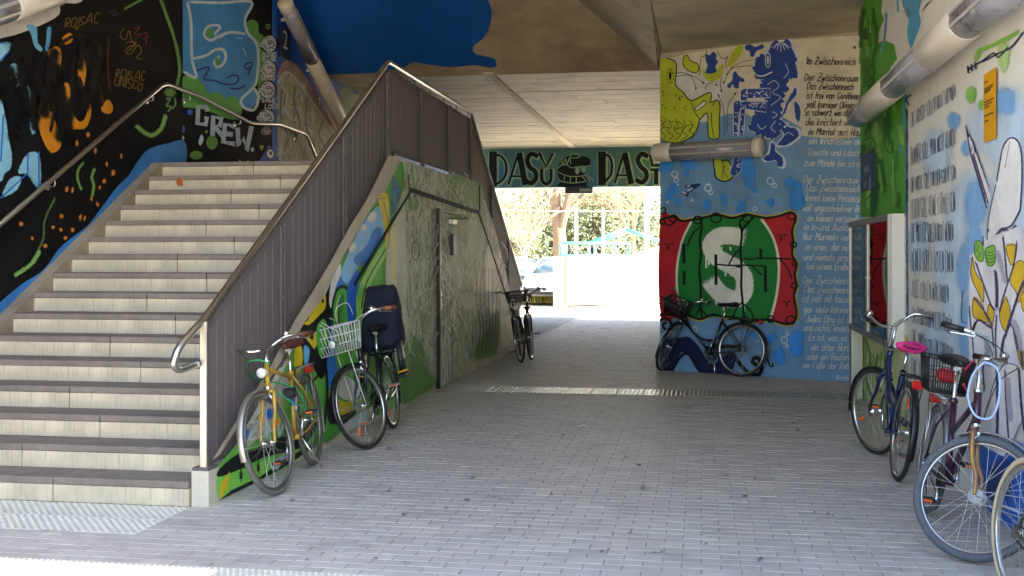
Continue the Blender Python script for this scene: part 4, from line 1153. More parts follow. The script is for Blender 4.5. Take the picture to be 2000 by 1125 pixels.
# hedge, planting bed, low wall
hd_ = far_ground(1020, 50)
leafy('hedge', 'low dark hedge along the garden wall under the young tree', hd_ + Vector((0, 0, 0)), 6.5, 1.7, 3500, 71, 1, 'hedge', .12, False)
bed_ = MB(); rnd = random.Random(5); c_ = far_ground(1040, 38)
for i in range(5200):
    p = c_ + Vector((rnd.uniform(-3.4, 2.2), rnd.uniform(-.9, 1.3), 0)); h_ = rnd.uniform(.12, .62) ; t2 = Vector((rnd.uniform(-.1, .1), rnd.uniform(-.1, .1), h_)); w_ = Vector((rnd.uniform(-.02, .02), .015, 0))
    bed_.add([p - w_, p + w_, p + t2], [(0, 1, 2)], i % 2)
struct(bed_.build('dry_grass', [mat('dry_grass', '#b89a4e', .8, 0, .2, 4), mat('green_grass', '#6f7a35', .8, 0, .2, 4)]), 'stuff')
gw = MB(); g0, g1 = far_ground(940, 48), far_ground(1100, 48); gw.prism([g0, g1, g1 + Vector((0, .3, 0)), g0 + Vector((0, .3, 0))], (0, 0, 1.25))
gwt = tag(gw.build('garden_wall', mat('mottled_wall', '#b9adb5', .85, 0, .5, 5, .2, 30, color2='#6d6478')), 'low mottled grey violet wall behind the planting bed', 'wall')
# cars
M_cglass = mat('car_glass', '#5c6c74', .1, 0, coat=.3)
def car(label, base, heading, body, sc=1.0):
    t_ = thing('parked_car', label, 'car', base, 'cars parked beyond the exit'); t_.rotation_euler = (0, 0, heading)
    prof_b = [(-2.05, .35), (-2.1, .55), (-2.05, .8), (-1.9, .95), (-1.2, 1.0), (.85, .98), (1.5, .88), (2.0, .74), (2.12, .55), (2.1, .32), (1.6, .22), (-1.7, .22)]
    b = MB(); rings = []
    for (yv, s_, dz) in ((-.84, .965, .03), (-.88, 1, 0), (-.86, 1, .0), (0, 1.015, .02), (.86, 1, 0), (.88, 1, 0), (.84, .965, .03)):
        rings.append([Vector((x * s_, yv, z + (dz if z > .5 else 0))) for x, z in prof_b])
    b.loft(rings); b.build('body', body, t_)
    cab = [(-1.85, .95), (-1.5, 1.3), (-1.1, 1.45), (-.2, 1.48), (.25, 1.40), (1.0, .95)]
    b = MB(); b.loft([[Vector((x, yv, z)) for x, z in cab] for yv in (-.62, .62)]); 
    for v in b.v:
        if v.z < 1.0: v.y *= 1.3
    b.build('cabin', M_cglass, t_)
    b = MB(); b.loft([[Vector((x, yv, z)) for x, z in ((-1.45, 1.36), (-1.1, 1.49), (-.2, 1.52), (.27, 1.43), (-.2, 1.46), (-1.1, 1.43))] for yv in (-.66, .66)]); b.build('roof', body, t_)
    for sd in (-1, 1):
        for x in (.12, -.75, 1.02, -1.86):
            b = MB(); top_ = {.12: (.22, 1.42), -.75: (-.75, 1.46), 1.02: (.27, 1.41), -1.86: (-1.4, 1.36)}[x]; b.tube([(x, sd * .83, .95), (top_[0], sd * .64, top_[1])], .035, 6); b.build('pillar', body, t_)
        b = MB(); b.rbox((.85, sd * .97, 1.02), (.12, .2, .13), .04); b.build('mirror', body, t_)
        b = MB(); b.rbox((2.02, sd * .62, .66), (.12, .34, .16), .05); b.build('headlight', M_lens, t_)
        b = MB(); b.rbox((-2.06, sd * .66, .75), (.08, .26, .2), .03); b.build('tail_light', M_red, t_)
        for x in (1.32, -1.3):
            b = MB(); b.lathe([(.0, -.1), (.2, -.1), (.31, -.09), (.325, -.03), (.325, .06), (.3, .1), (0, .1)], (x, sd * .8, .325), (0, 1, 0), 24); w_ = b.build('wheel', M_rubber, t_)
            b = MB(); b.lathe([(.0, .0), (.19, .0), (.2, .012), (0, .015)], (x, sd * .8 + sd * .1, .325), (0, sd, 0), 18); b.build('rim', M_rim, w_)
    for x_ in (2.12, -2.1):
        b = MB(); b.rbox((x_, 0, .41), (.1, 1.5, .22), .04); b.build('bumper', M_blackpl, t_)
    b = MB(); b.rbox((2.175, 0, .45), (.01, .5, .1), .002); b.build('number_plate', M_white, t_)
    return t_
car('silver car seen end on beside the white pier', far_ground(1094, 38.5), R(-93), mat('car_silver', '#c9cbcd', .3, .5, coat=.5))
car('light blue car parked beyond the silver car near the stair end', far_ground(1004, 40), R(-40), mat('car_blue', '#7f9fb5', .3, .4, coat=.5))
# ------------------------------------------------------------------ painted murals: thin coats of paint on the walls
class Mural:
    def __init__(s, pl, wall, off=.0022, step=.00013):
        s.pl, s.wall, s.off, s.step = pl, wall, off, step
        s.zx, s.zy, s.zs = 0, 0, 1.0
    def view(s, x, y, k):                       # measurements were taken from enlargements: origin and scale
        s.zx, s.zy, s.zs = x, y, k; return s
    def P(s, p, off): return s.pl.at(s.zx + p[0] / s.zs, s.zy + p[1] / s.zs, off)
    def nxt(s): s.off += s.step; return s.off
    def patch(s, c, pts, smooth=True, soft=0.0, nm='painted_patch', m=None, rag=0.0):
        o = s.nxt(); q = spline(pts, 5, True) if smooth else [tuple(p) for p in pts]
        if rag: q = [(x + random.uniform(-rag, rag), y + random.uniform(-rag, rag)) for x, y in spline(q, 2, True)]
        b = MB(); n = len(q)
        vs = [s.P(p, o) for p in q]
        tri = tessellate_polygon([[Vector((p[0], p[1], 0)) for p in q]])
        b.add(vs, [tuple(t) for t in tri])
        if soft:
            area = sum(q[i][0] * q[(i + 1) % n][1] - q[(i + 1) % n][0] * q[i][1] for i in range(n)); sg_ = 1 if area > 0 else -1
            out = []
            for i in range(n):
                tx, ty = q[(i + 1) % n][0] - q[i - 1][0], q[(i + 1) % n][1] - q[i - 1][1]; ln = math.hypot(tx, ty) or 1
                out.append((q[i][0] + sg_ * ty / ln * soft, q[i][1] - sg_ * tx / ln * soft))
            b.add([s.P(p, o) for p in out], [])
            for i in range(n): b.f.append([i, (i + 1) % n, n + (i + 1) % n, n + i]); b.m.append(0); b.smooth.append(False)
            b.cover = [1.0] * n + [0.0] * n
        return b.build(nm, m or paint(c, bool(soft)), s.wall)
    def _ribbon(s, b, pts, w, soft, o, curve):
        q = spline(pts, 5) if (curve and len(pts) > 2) else [tuple(p) for p in pts]
        n = len(q); base = len(b.v)
        prof_ = ((-1 - soft, 0.), (-1 + soft, 1.), (1 - soft, 1.), (1 + soft, 0.)) if soft else ((-1, 1.), (1, 1.))
        k = len(prof_); vs = []
        for i in range(n):
            a, c = q[max(i - 1, 0)], q[min(i + 1, n - 1)]
            tx, ty = c[0] - a[0], c[1] - a[1]; ln = math.hypot(tx, ty) or 1
            ex = 0
            if i == 0: ex = -w * .35
            if i == n - 1: ex = w * .35
            for (u, cv) in prof_:
                vs.append(s.P((q[i][0] + ty / ln * u * w / 2 + tx / ln * ex, q[i][1] - tx / ln * u * w / 2 + ty / ln * ex), o)); 
                if soft: b.cover.append(0.0 if i in (0, n - 1) and n > 3 else cv)
        fs = []
        for i in range(n - 1):
            for j in range(k - 1): fs.append((i * k + j, i * k + j + 1, (i + 1) * k + j + 1, (i + 1) * k + j))
        b.add(vs, fs)
    def line(s, c, w, pts, soft=0.0, curve=True, nm='painted_line'):
        b = MB()
        if soft: b.cover = []
        s._ribbon(b, pts, w, soft, s.nxt(), curve)
        return b.build(nm, paint(c, bool(soft)), s.wall)
    def lines(s, c, w, many, soft=0.0, curve=True, nm='painted_strokes'):
        b = MB()
        if soft: b.cover = []
        o = s.nxt()
        for i, p in enumerate(many): s._ribbon(b, p, w, soft, o + (i % 7) * .00002, curve)
        s.off += .00014
        ob = b.build(nm, paint(c, bool(soft)), s.wall)
        if len(many) > 1: ob['kind'] = 'stuff'
        return ob
    def blob(s, c, x, y, rx, ry=None, soft=0.0, rot=0.0, jag=0.0, nm='painted_patch', n=10):
        ry = ry or rx; pts = []
        if soft:
            o = s.nxt(); b = MB(); b.cover = [1.0]; q = [(x, y)]; k = 20; j0 = [random.uniform(-jag, jag) for _ in range(k)]; jg = [1 + (j0[i - 1] + j0[i] + j0[(i + 1) % k]) / 2 for i in range(k)]
            R0 = ((rx + soft) / 1.0, (ry + soft) / 1.0)
            for f_, cv in ((.35, .95), (.6, .7), (.82, .3), (1.0, 0.0)):
                for i in range(k):
                    a = 2 * math.pi * i / k; u, v = math.cos(a) * R0[0] * f_ * jg[i], math.sin(a) * R0[1] * f_ * jg[i]
                    q.append((x + u * math.cos(rot) - v * math.sin(rot), y + u * math.sin(rot) + v * math.cos(rot))); b.cover.append(cv)
            fs = [(0, 1 + i, 1 + (i + 1) % k) for i in range(k)]
            for r_ in range(3):
                for i in range(k): fs.append((1 + r_ * k + i, 1 + r_ * k + (i + 1) % k, 1 + (r_ + 1) * k + (i + 1) % k, 1 + (r_ + 1) * k + i))
            b.add([s.P(p, o) for p in q], fs); return b.build(nm, paint(c, True), s.wall)
        for i in range(n):
            a = 2 * math.pi * i / n; r_ = 1 + random.uniform(-jag, jag); u, v = math.cos(a) * rx * r_, math.sin(a) * ry * r_
            pts.append((x + u * math.cos(rot) - v * math.sin(rot), y + u * math.sin(rot) + v * math.cos(rot)))
        return s.patch(c, pts, True, soft, nm)
    def ring(s, c, w, x, y, rx, ry=None, nm='painted_ring'):
        ry = ry or rx
        return s.line(c, w, [(x + math.cos(a) * rx, y + math.sin(a) * ry) for a in [2 * math.pi * i / 12 for i in range(13)]], 0, True, nm)
    def text(s, c, txt, x, y, h, w, sx=1.0, slant=0.15, tilt=0.0, jit=0.05, track=1.0, fit=None, nm='text_line'):
        """hand lettering with single strokes; x, y: start of the baseline; h: cap height; fit: total width"""
        strokes, adv = [], 0.0
        for ch in txt:
            wd, st_ = GLYPH.get(ch, (2, ()))
            dx, dy, sc_ = random.uniform(-jit, jit) * 2, random.uniform(-jit, jit) * 4, 1 + random.uniform(-jit, jit) * 1.5
            for stk in st_: strokes.append([(adv + dx + px * sc_, dy + py * sc_) for px, py in stk])
            adv += wd + 1.5 * track
        u = h / 7.0; ux = u * sx
        if fit: ux = fit / max(adv, 1)
        out = []
        for stk in strokes:
            out.append([(x + px * ux + py * u * slant, y - py * u + (px * ux) * tilt) for px, py in stk])
        return s.lines(c, w, out, 0, True, nm)
def _glyphs(src):
    g = {}
    for tok in src.strip().split('\n'):
        ch, wd, *st_ = tok.split()
        g[ch] = (int(wd), [[(int(k[i]), ord(k[i + 1]) - 100) for i in range(0, len(k), 2)] for k in st_])
    g[' '] = (2, [])
    return g
GLYPH = _glyphs('''a 3 3h1h0g0e1d3e 3h3d
b 3 0k0d 0e2d3e3g2h0g
c 3 3g2h1h0g0e1d2d3e
d 3 3k3d 3e1d0e0g1h3g
e 3 0f3f3g2h1h0g0e1d2d3e
f 2 3k2k1j1d 0h2h
g 3 3h1h0g0e1d3e 3h3b2a0a
h 3 0k0d 0g2h3g3d
i 0 0h0d 0j0k
j 1 1h1b0a 1j1k
k 3 0k0d 3h0f3d
l 1 0k0e1d
m 4 0h0d 0g1h2g2d 2g3h4g4d
n 3 0h0d 0g2h3g3d
o 3 1h0g0e1d2d3e3g2h1h
p 3 0h0a 0g2h3g3e2d0e
q 3 3h3a 3g1h0g0e1d3e
r 2 0h0d 0g1h2h
s 3 3h1h0g3e2d0d
t 2 1k1e2d 0h2h
u 3 0h0e1d3e 3h3d
v 3 0h1d3h
w 4 0h1d2g3d4h
x 3 0h3d 3h0d
y 3 0h1d 3h1d0a
z 3 0h3h0d3d
ß 3 0b0j1k2k3j1g3f3e2d1d
ö 3 1h0g0e1d2d3e3g2h1h 1i1j 2i2j
ü 3 0h0e1d3e 3h3d 1i1j 2i2j
A 4 0d2k4d 1f3f
Ä 4 0d2k4d 1f3f 0k0j 4k4j
B 3 0d0k2k3j3h0g 0g3g3e2d0d
C 3 3j2k1k0i0f1d2d3e
D 4 0d0k2k4i4f2d0d
E 3 3k0k0d3d 0g2g
F 3 3k0k0d 0g2g
G 4 4j2k0i0f1d3d4f2f
H 3 0k0d 3k3d 0g3g
I 0 0k0d
J 2 2k2e1d0e
K 3 0k0d 3k0g3d
L 3 0k0d3d
M 4 0d0k2g4k4d
N 3 0d0k3d3k
O 4 1k0i0f1d3d4f4i3k1k
Ö 4 1k0i0f1d3d4f4i3k1k 1j1k 3j3k
P 3 0d0k2k3j3h2g0g
R 3 0d0k2k3j3h2g0g3d
S 3 3j2k1k0j0h3f3e2d0d
T 4 0k4k 2k2d
U 3 0k0e1d2d3e3k
Ü 3 0k0e1d2d3e3k 1j1k 2j2k
V 3 0k1d3k
W 4 0k1d2i3d4k
Z 4 0k4k0d4d 1g3g
Y 4 0k2g4k 2g2d
, 1 1d0c
. 0 0d0e
' 0 0k0j
- 2 0f2f
1 1 0i1k1d''')

# ---- black wall left of the stairs
m = Mural(pl_left, wall_left).view(0, 0, 2.857)
m.patch('#d8d2c6', [(-420, 330), (-150, 265), (0, 215), (100, 190), (250, 130), (330, 80), (345, 20), (470, -10), (480, -300), (-420, -300)])
m.patch('#6fb4d8', [(150, 140), (200, 150), (205, 190), (210, 240), (235, 270), (225, 285), (195, 255), (175, 190)], soft=5)
m.patch('#5fa4cc', [(265, 160), (282, 155), (280, 210), (265, 280), (255, 270), (262, 210)], soft=5)
CY = '#8fc7dc'
for p in ([(0, 248), (80, 252), (30, 300), (0, 335)], [(60, 372), (105, 368), (132, 450), (72, 475)], [(150, 480), (182, 560), (205, 680), (182, 745), (160, 600)], [(0, 580), (22, 640), (62, 900), (22, 965), (0, 985)], [(105, 960), (158, 862), (216, 872), (216, 1042), (155, 968)], [(18, 1092), (60, 1002), (112, 992), (90, 1055)], [(-60, 700), (-20, 760), (-10, 960), (-60, 1000)]):
    m.patch(CY, p, True, 9)
m.lines('#1d6cc4', 9, [[(5, 1105), (155, 965), (217, 1048), (217, 850)], [(0, 240), (85, 248), (0, 340)], [(20, 640), (5, 900)], [(155, 860), (155, 965)]], 0, False)
OR = '#d98a1e'
for p in ([(268, 292), (318, 262), (338, 300), (330, 382), (300, 345)], [(352, 212), (392, 188), (402, 222), (368, 245)], [(440, 335), (472, 335), (478, 400), (460, 490), (440, 430)], [(232, 570), (270, 560), (292, 640), (332, 760), (332, 822), (286, 848), (240, 772), (214, 680)], [(358, 480), (388, 490), (392, 600), (440, 682), (482, 650), (492, 560), (506, 620), (482, 704), (440, 716), (374, 692)], [(568, 612), (600, 560), (628, 600), (610, 632)]):
    m.patch(OR, p, True, 7)
m.lines('#3a230c', 12, [[(610, 200), (600, 330), (612, 520)], [(560, 240), (555, 400), (575, 600)], [(330, 420), (345, 560), (350, 700)], [(500, 300), (520, 420), (510, 540)]], .9)
for i in range(14):
    m.blob('#050505', random.uniform(20, 580), random.uniform(240, 640), random.uniform(14, 34), random.uniform(40, 90), 26, random.uniform(-.3, .3))
for i in range(16):
    x = random.uniform(20, 560); y = random.uniform(180, 560)
    m.line('#040404', random.uniform(22, 60), [(x, y), (x + random.uniform(-30, 30), y + 90), (x + random.uniform(-40, 40), y + random.uniform(180, 320))], .8)
m.lines('#040404', 20, [[(290, 300), (260, 420), (300, 600), (280, 740)], [(420, 300), (400, 460), (420, 640), (470, 560), (440, 420)], [(60, 260), (110, 400), (60, 560), (130, 720)], [(330, 250), (420, 200), (520, 230), (560, 340)]], .5)
GR = '#6f9e4c'
m.line(GR, 17, [(890, -20), (930, 90), (965, 190), (992, 300), (1002, 400), (985, 480)], .6)
m.line(GR, 10, [(690, 52), (760, 14), (830, -20)], .6)
m.blob(GR, 950, 515, 32, 22, 12)
m.line('#86b45c', 22, [(760, 700), (800, 735), (850, 755), (900, 715), (926, 640)], .6)
m.lines(GR, 9, [[(925, 555), (950, 550), (930, 590), (955, 595), (935, 625)], [(960, 610), (980, 580), (975, 545)]], .3)
m.line('#7aa850', 13, [(468, 905), (436, 950), (434, 1000), (455, 1062)], .5)
m.line('#7aa850', 15, [(530, 940), (512, 985), (524, 1040), (512, 1100)], .5)
m.view(0, 300, 2.857)
m.line('#55783a', 10, [(312, 240), (250, 370), (240, 480), (180, 600)], .8)
m.line('#86b45c', 20, [(225, 540), (180, 610), (130, 650), (80, 682)], .7)
m.view(0, 0, 2.857)
for (x, y) in ((490, 750), (428, 800), (530, 840), (675, 872), (595, 916), (630, 965), (580, 1010), (555, 1045), (405, 1060), (372, 1056), (512, 1110), (545, 1140), (345, 1207), (337, 1282), (405, 1282), (368, 1328), (255, 1372), (300, 1268), (470, 1218), (450, 1215), (180, 1330), (120, 1250)):
    m.blob('#d88432', x + random.uniform(-3, 3), y, random.uniform(4, 11), random.uniform(9, 19), 5, random.uniform(-.3, .3))
m.text('#8f7228', 'ROISAC', 362, 150, 52, 4, 1, .2, -.12, .15); m.text('#8f7228', 'ROISAC', 645, 425, 46, 4, 1, .2, .15, .15); m.text('#8f7228', 'UNISCO', 640, 475, 46, 4, 1, .2, .2, .2)
m.lines('#8f7228', 4, [[(690, 160), (670, 200), (700, 220), (720, 170), (735, 230), (755, 250), (720, 260), (700, 290), (730, 300), (770, 250), (790, 290), (760, 320), (790, 330)], [(700, 240), (760, 235), (710, 290)], [(415, 160), (440, 148), (425, 168)]])
m.lines('#8a3036', 4, [[(750, 160), (780, 150), (750, 190), (790, 190), (755, 215)], [(800, 190), (820, 180), (815, 250)], [(805, 215), (830, 210)]])
m.lines('#4d4d52', 3, [[(600, 70), (640, 60), (630, 90), (660, 70)], [(795, 540), (810, 560), (790, 570), (812, 590)]])
# blue band along the stringer
bl = [(0, 830), (120, 730), (240, 650), (330, 530), (400, 470), (490, 400), (560, 310), (650, 190), (720, 120), (770, 40), (830, -25), (930, -55), (1030, -70)]
lo = [(1030, 60), (905, 52), (838, 122), (758, 192), (660, 290), (560, 392), (478, 492), (350, 590), (200, 722), (100, 822), (30, 930), (-60, 1050), (-60, 900)]
m.view(0, 300, 2.857).patch('#3a7fc2', [(-60, 890)] + bl + lo, True)

# ---- wall with the numeral
m = Mural(pl_five, wall_five).view(0, 0, 2.857)
m.patch('#2a6fd0', [(1518, -60), (1545, -60), (1545, 910), (1520, 910)], False)
m.patch('#4a98d8', [(1020, -60), (1420, -60), (1405, 10), (1368, 100), (1376, 170), (1430, 240), (1446, 330), (1440, 430), (1402, 500), (1345, 556), (1290, 570), (1160, 525), (1088, 425), (1020, 392)], False)
m.blob('#4a98d8', 1395, 550, 42, 64, 0, .35)
G5 = '#67ad50'
m.patch(G5, [(1018, 440), (1060, 418), (1095, 432), (1140, 480), (1160, 520), (1210, 512), (1262, 545), (1300, 535), (1345, 570), (1350, 622), (1320, 668), (1250, 655), (1150, 615), (1060, 600), (1018, 585)])
m.patch(G5, [(1378, 132), (1402, 110), (1438, 128), (1446, 185), (1470, 205), (1478, 330), (1470, 520), (1440, 540), (1446, 330), (1430, 238), (1392, 190)])
WH = '#d6e4ee'
for w_ in ([(1045, 8), (1066, 120), (1072, 330), (1094, 432), (1020, 396)], [(1048, 10), (1230, 16), (1402, 10), (1368, 105), (1382, 182), (1430, 240), (1442, 330), (1432, 448), (1402, 500), (1345, 556), (1362, 600), (1418, 612), (1442, 545), (1418, 490)], [(1372, 190), (1290, 180), (1215, 205), (1172, 225), (1140, 192), (1160, 150), (1210, 140), (1226, 155), (1195, 195)], [(1066, 330), (1150, 310), (1200, 278), (1246, 278), (1260, 320), (1240, 362), (1208, 372), (1198, 342), (1226, 312)]):
    m.line(WH, 15, w_, .45)
m.blob(G5, 1172, 184, 24, 34, 4, .5); m.blob(G5, 1212, 342, 14, 28, 4)
m.lines('#14307f', 9, [[(1100, 395), (1168, 374), (1138, 440), (1190, 448), (1240, 466), (1308, 470), (1332, 430), (1300, 420), (1272, 432)], [(1384, 412), (1408, 350), (1366, 362), (1378, 385), (1400, 370)], [(1285, 492), (1330, 495), (1366, 478)]])
m.lines('#a9d0ee', 7, [[(1320, 210), (1350, 215)], [(1350, 265), (1368, 290), (1372, 310)], [(1215, 215), (1245, 205)]], .5)
LT = '#bccbdc'
for w_ in ([(1155, 612), (1150, 596), (1106, 594), (1102, 690), (1150, 694), (1152, 660)], [(1186, 748), (1190, 650), (1236, 662), (1226, 704), (1196, 704), (1242, 758)], [(1302, 706), (1256, 692), (1246, 792), (1302, 802)], [(1252, 745), (1290, 750)], [(1326, 722), (1332, 815), (1356, 768), (1376, 842), (1402, 714)]):
    m.line(LT, 27, w_, 0, False, 'painted_letter')
m.blob(LT, 1408, 834, 9, 13)
m.blob('#5b9a2f', 1183, 795, 32, 38); m.blob('#5b9a2f', 1095, 866, 36, 24); m.blob('#7aa03a', 1152, 735, 9); m.blob('#2d63c4', 1060, 625, 16); m.blob('#2d63c4', 1022, 720, 10, 20)
m.patch('#c6dcea', [(1125, 750), (1136, 780), (1118, 812), (1108, 790)]); m.patch('#c6dcea', [(1018, 755), (1030, 770), (1018, 785)], False); m.patch('#c6dcea', [(1330, 888), (1352, 905), (1390, 895), (1388, 908), (1340, 908)], False)
m.patch('#1c5cb4', [(1440, 908), (1502, 806), (1542, 860), (1542, 908)], False); m.blob('#050507', 1505, 858, 26, 32); m.blob('#dfe2e2', 1508, 858, 19, 25); m.blob('#050507', 1511, 855, 7, 11)
m.patch('#a3b83a', [(1446, 812), (1474, 812), (1460, 842)], False)
m.blob('#6fb457', 1495, 148, 14, 15); m.text('#0a0a0a', 'NO', 1486, 155, 14, 3)
FC = '#cfd3d6'
for (x, y, rx, ry) in ((1502, 245, 42, 44), (1500, 388, 36, 46), (1495, 502, 40, 46), (1486, 655, 44, 42), (1490, 730, 24, 26)):
    f_c = FC if y < 700 else '#8f8a86'
    m.blob('#08080a', x, y, rx + 8, ry + 8, 0, 0, .08); m.blob(f_c, x, y, rx, ry, 0, 0, .07); m.blob(f_c, x - rx, y + 4, 10, 14)
    m.lines('#0b0b0d', 4.5, [[(x - 8, y - 12), (x + 4, y - 20), (x + 16, y - 12), (x + 4, y - 5), (x - 8, y - 12)], [(x + 18, y - 14), (x + 30, y + 8), (x + 16, y + 12)], [(x - 4, y + 25), (x + 12, y + 20), (x + 24, y + 26)], [(x - 24, y - 30), (x - 4, y - 34)], [(x - rx, y), (x - rx + 8, y + 10)], [(x - 26, y + 6), (x - 16, y + 28)]])
m.blob('#0b0b0d', 1504, 245, 6, 7)
for (t_, x, y) in (('CATFINO', 1464, 318), ('VEGAN', 1462, 342), ('BEISS', 1460, 446), ('SAER', 1462, 570), ('LOST', 1480, 606)): m.text('#c4c8ca', t_, x, y, 24, 6, 1, .1, 0, .1, fit=76)

# ---- blue wall, murky panel and arch
def swirl(name, cols, scale=3.0, dist=6.0, stretch=(1, 1, 1), rough=.6):
    mt = bpy.data.materials.new(name); mt.use_nodes = True
    nt = mt.node_tree; N = nt.nodes; L = nt.links; b = N['Principled BSDF']; b.inputs['Roughness'].default_value = rough
    tc = N.new('ShaderNodeTexCoord'); mp = N.new('ShaderNodeMapping'); mp.inputs['Scale'].default_value = stretch
    n1 = N.new('ShaderNodeTexNoise'); n1.inputs['Scale'].default_value = scale; n1.inputs['Detail'].default_value = 5; n1.inputs['Distortion'].default_value = dist
    L.new(tc.outputs['Object'], mp.inputs['Vector']); L.new(mp.outputs['Vector'], n1.inputs['Vector'])
    rp = N.new('ShaderNodeValToRGB'); el = rp.color_ramp.elements
    for i, c in enumerate(cols):
        pos = .28 + .44 * i / (len(cols) - 1)
        e = el[i] if i < 2 else el.new(pos)
        e.position = pos; e.color = hexc(c)
    L.new(n1.outputs['Fac'], rp.inputs['Fac']); L.new(rp.outputs['Color'], b.inputs['Base Color'])
    return mt
M_murk = swirl('murky_panel', ['#5c5f58', '#8d8c76', '#b3b19c', '#8f8a55', '#70757c'], 2.6, 2.5)
m = Mural(pl_two, wall_two).view(540, 0, 2.63)
arch = [(5, 830), (5, 390), (25, 330), (60, 300), (110, 340), (170, 420), (230, 520), (300, 620), (350, 700), (390, 780), (410, 840)]
m.patch('', arch, False, m=swirl('pink_border', ['#8a6a62', '#b08578', '#a59a94'], 2, 1))
arch2 = [(5, 830), (8, 430), (30, 385), (62, 372), (110, 420), (170, 500), (230, 590), (300, 690), (350, 770), (390, 840)]
m.patch('', arch2, False, m=M_murk)
m.line('#c7c4bc', 11, arch2[1:-1], .5)
m.lines('#d0ccc2', 6, [[(60, 470), (50, 560), (90, 620), (110, 560), (70, 550)], [(130, 480), (125, 600), (150, 600)], [(190, 560), (180, 700)], [(220, 640), (260, 640)], [(0, 760), (40, 790)], [(20, 740), (18, 815)], [(0, 800), (45, 755)], [(130, 430), (150, 450)], [(150, 430), (132, 455)], [(250, 660), (290, 720), (270, 760)]], .4)
m.lines('#4e5660', 8, [[(30, 450), (20, 600), (60, 700), (40, 780)], [(100, 440), (90, 520), (120, 640), (90, 740)], [(160, 520), (150, 640), (200, 760)], [(240, 620), (220, 700), (280, 800)]], .6)
m.lines('#a59a3f', 12, [[(40, 420), (70, 440), (60, 480)], [(120, 520), (140, 560)], [(60, 700), (90, 720)], [(180, 640), (200, 680)]], .8)
m.text('#cfc9c0', '0100015', 120, 470, 40, 5, 1, .1, .75, .1)
m.view(540, 0, 2.63).patch('#8fa08a', [(330, 470), (370, 450), (400, 480), (430, 490), (440, 560), (400, 620), (350, 600)], True, 8); m.patch('#a9b49a', [(380, 500), (440, 500), (460, 560), (420, 600)], True, 8)

# ---- blue coat on the inclined ceiling
soff_o = [o for o in bpy.data.objects if o.name == 'ceiling.001'][0]
m = Mural(pl_soffit, soff_o).view(540, 0, 2.63)
edge = [(1040, -420), (1060, -150), (1082, -20), (1106, 60), (1090, 150), (1058, 200), (1010, 240), (1022, 276), (1080, 290), (1122, 306), (1130, 340), (1090, 348), (1020, 335), (900, 345), (780, 332), (705, 320), (660, 342), (600, 360), (500, 374), (380, 380), (272, 384)]
es = spline(edge, 4)
m.patch('', es + [(-220, 380), (-220, -420)], False, m=mat('ceiling_blue', '#0f56a6', .5, 0, .22, 1.3, .12, 20, dirt=.12))
m.lines('#33608c', 2.5, [[(x, y), (x + random.uniform(10, 40), y - random.uniform(5, 25)), (x + random.uniform(30, 70), y + random.uniform(-10, 10)), (x + random.uniform(20, 60), y + random.uniform(10, 30))] for x, y in [(random.uniform(420, 1020), random.uniform(20, 290)) for _ in range(26)]], .5)

# ---- lettered beam
m = Mural(pl_beam, beam, .004, .0006).view(540, 0, 2.63)
BLK, OUT = '#0c0f0a', '#a3c09a'
let = {
 'P1': ([(1112, 792), (1112, 945)], 40), 'P1b': ([(1110, 796), (1150, 800), (1178, 840), (1176, 900), (1140, 940), (1110, 942)], 13),
 'A1': ([(1192, 945), (1240, 792)], 12), 'A1b': ([(1248, 795), (1276, 940)], 30), 'A1c': ([(1205, 905), (1262, 905)], 10),
 'S1': ([(1336, 800), (1308, 790), (1288, 820), (1302, 860), (1328, 880), (1332, 915), (1310, 940), (1284, 930)], 24),
 'V1': ([(1352, 790), (1385, 858), (1418, 790)], 15), 'U1': ([(1362, 872), (1364, 925), (1386, 944), (1408, 925), (1410, 872)], 17),
 'P2': ([(1672, 792), (1672, 938)], 40), 'P2b': ([(1670, 796), (1705, 800), (1722, 840), (1718, 895), (1690, 930)], 13),
 'A2': ([(1738, 938), (1782, 792)], 12), 'A2b': ([(1790, 795), (1820, 935)], 30), 'A2c': ([(1752, 900), (1806, 900)], 10),
 'S2': ([(1902, 800), (1876, 790), (1856, 820), (1870, 855), (1896, 880), (1900, 912), (1878, 936), (1852, 926)], 24),
 'T2': ([(1922, 800), (1930, 850), (1970, 850)], 16), 'T3': ([(1925, 872), (1985, 872)], 14), 'T4': ([(1950, 872), (1950, 940)], 22)}
for k, (p, w_) in let.items(): m.line(OUT, w_ + 13, [(x + 3, y + 3) for x, y in p], 0, len(p) > 3, 'letter_outline')
for k, (p, w_) in let.items(): m.line(BLK, w_, p, 0, len(p) > 3, 'painted_letter')
m.patch(BLK, [(1448, 860), (1460, 830), (1500, 800), (1560, 800), (1608, 815), (1606, 850), (1560, 850), (1530, 860), (1600, 905), (1590, 950), (1600, 958), (1450, 958), (1460, 930), (1445, 900)])
m.lines(OUT, 4, [[(1448, 885), (1500, 905), (1560, 905), (1600, 895)], [(1455, 930), (1520, 940), (1590, 932)], [(1500, 850), (1520, 862), (1606, 852)], [(1465, 820), (1470, 850), (1485, 815), (1492, 845), (1505, 810), (1512, 840)], [(1508, 806), (1515, 790), (1545, 792), (1560, 805), (1530, 812), (1508, 806)], [(1570, 905), (1590, 930)], [(1585, 900), (1610, 930)], [(1600, 905), (1628, 925)], [(1450, 862), (1470, 845), (1500, 850)], [(1480, 908), (1478, 925)], [(1510, 912), (1508, 935)], [(1540, 912), (1540, 935)]])
m.blob(OUT, 1545, 878, 11, 16); m.blob(OUT, 1578, 872, 9, 14)

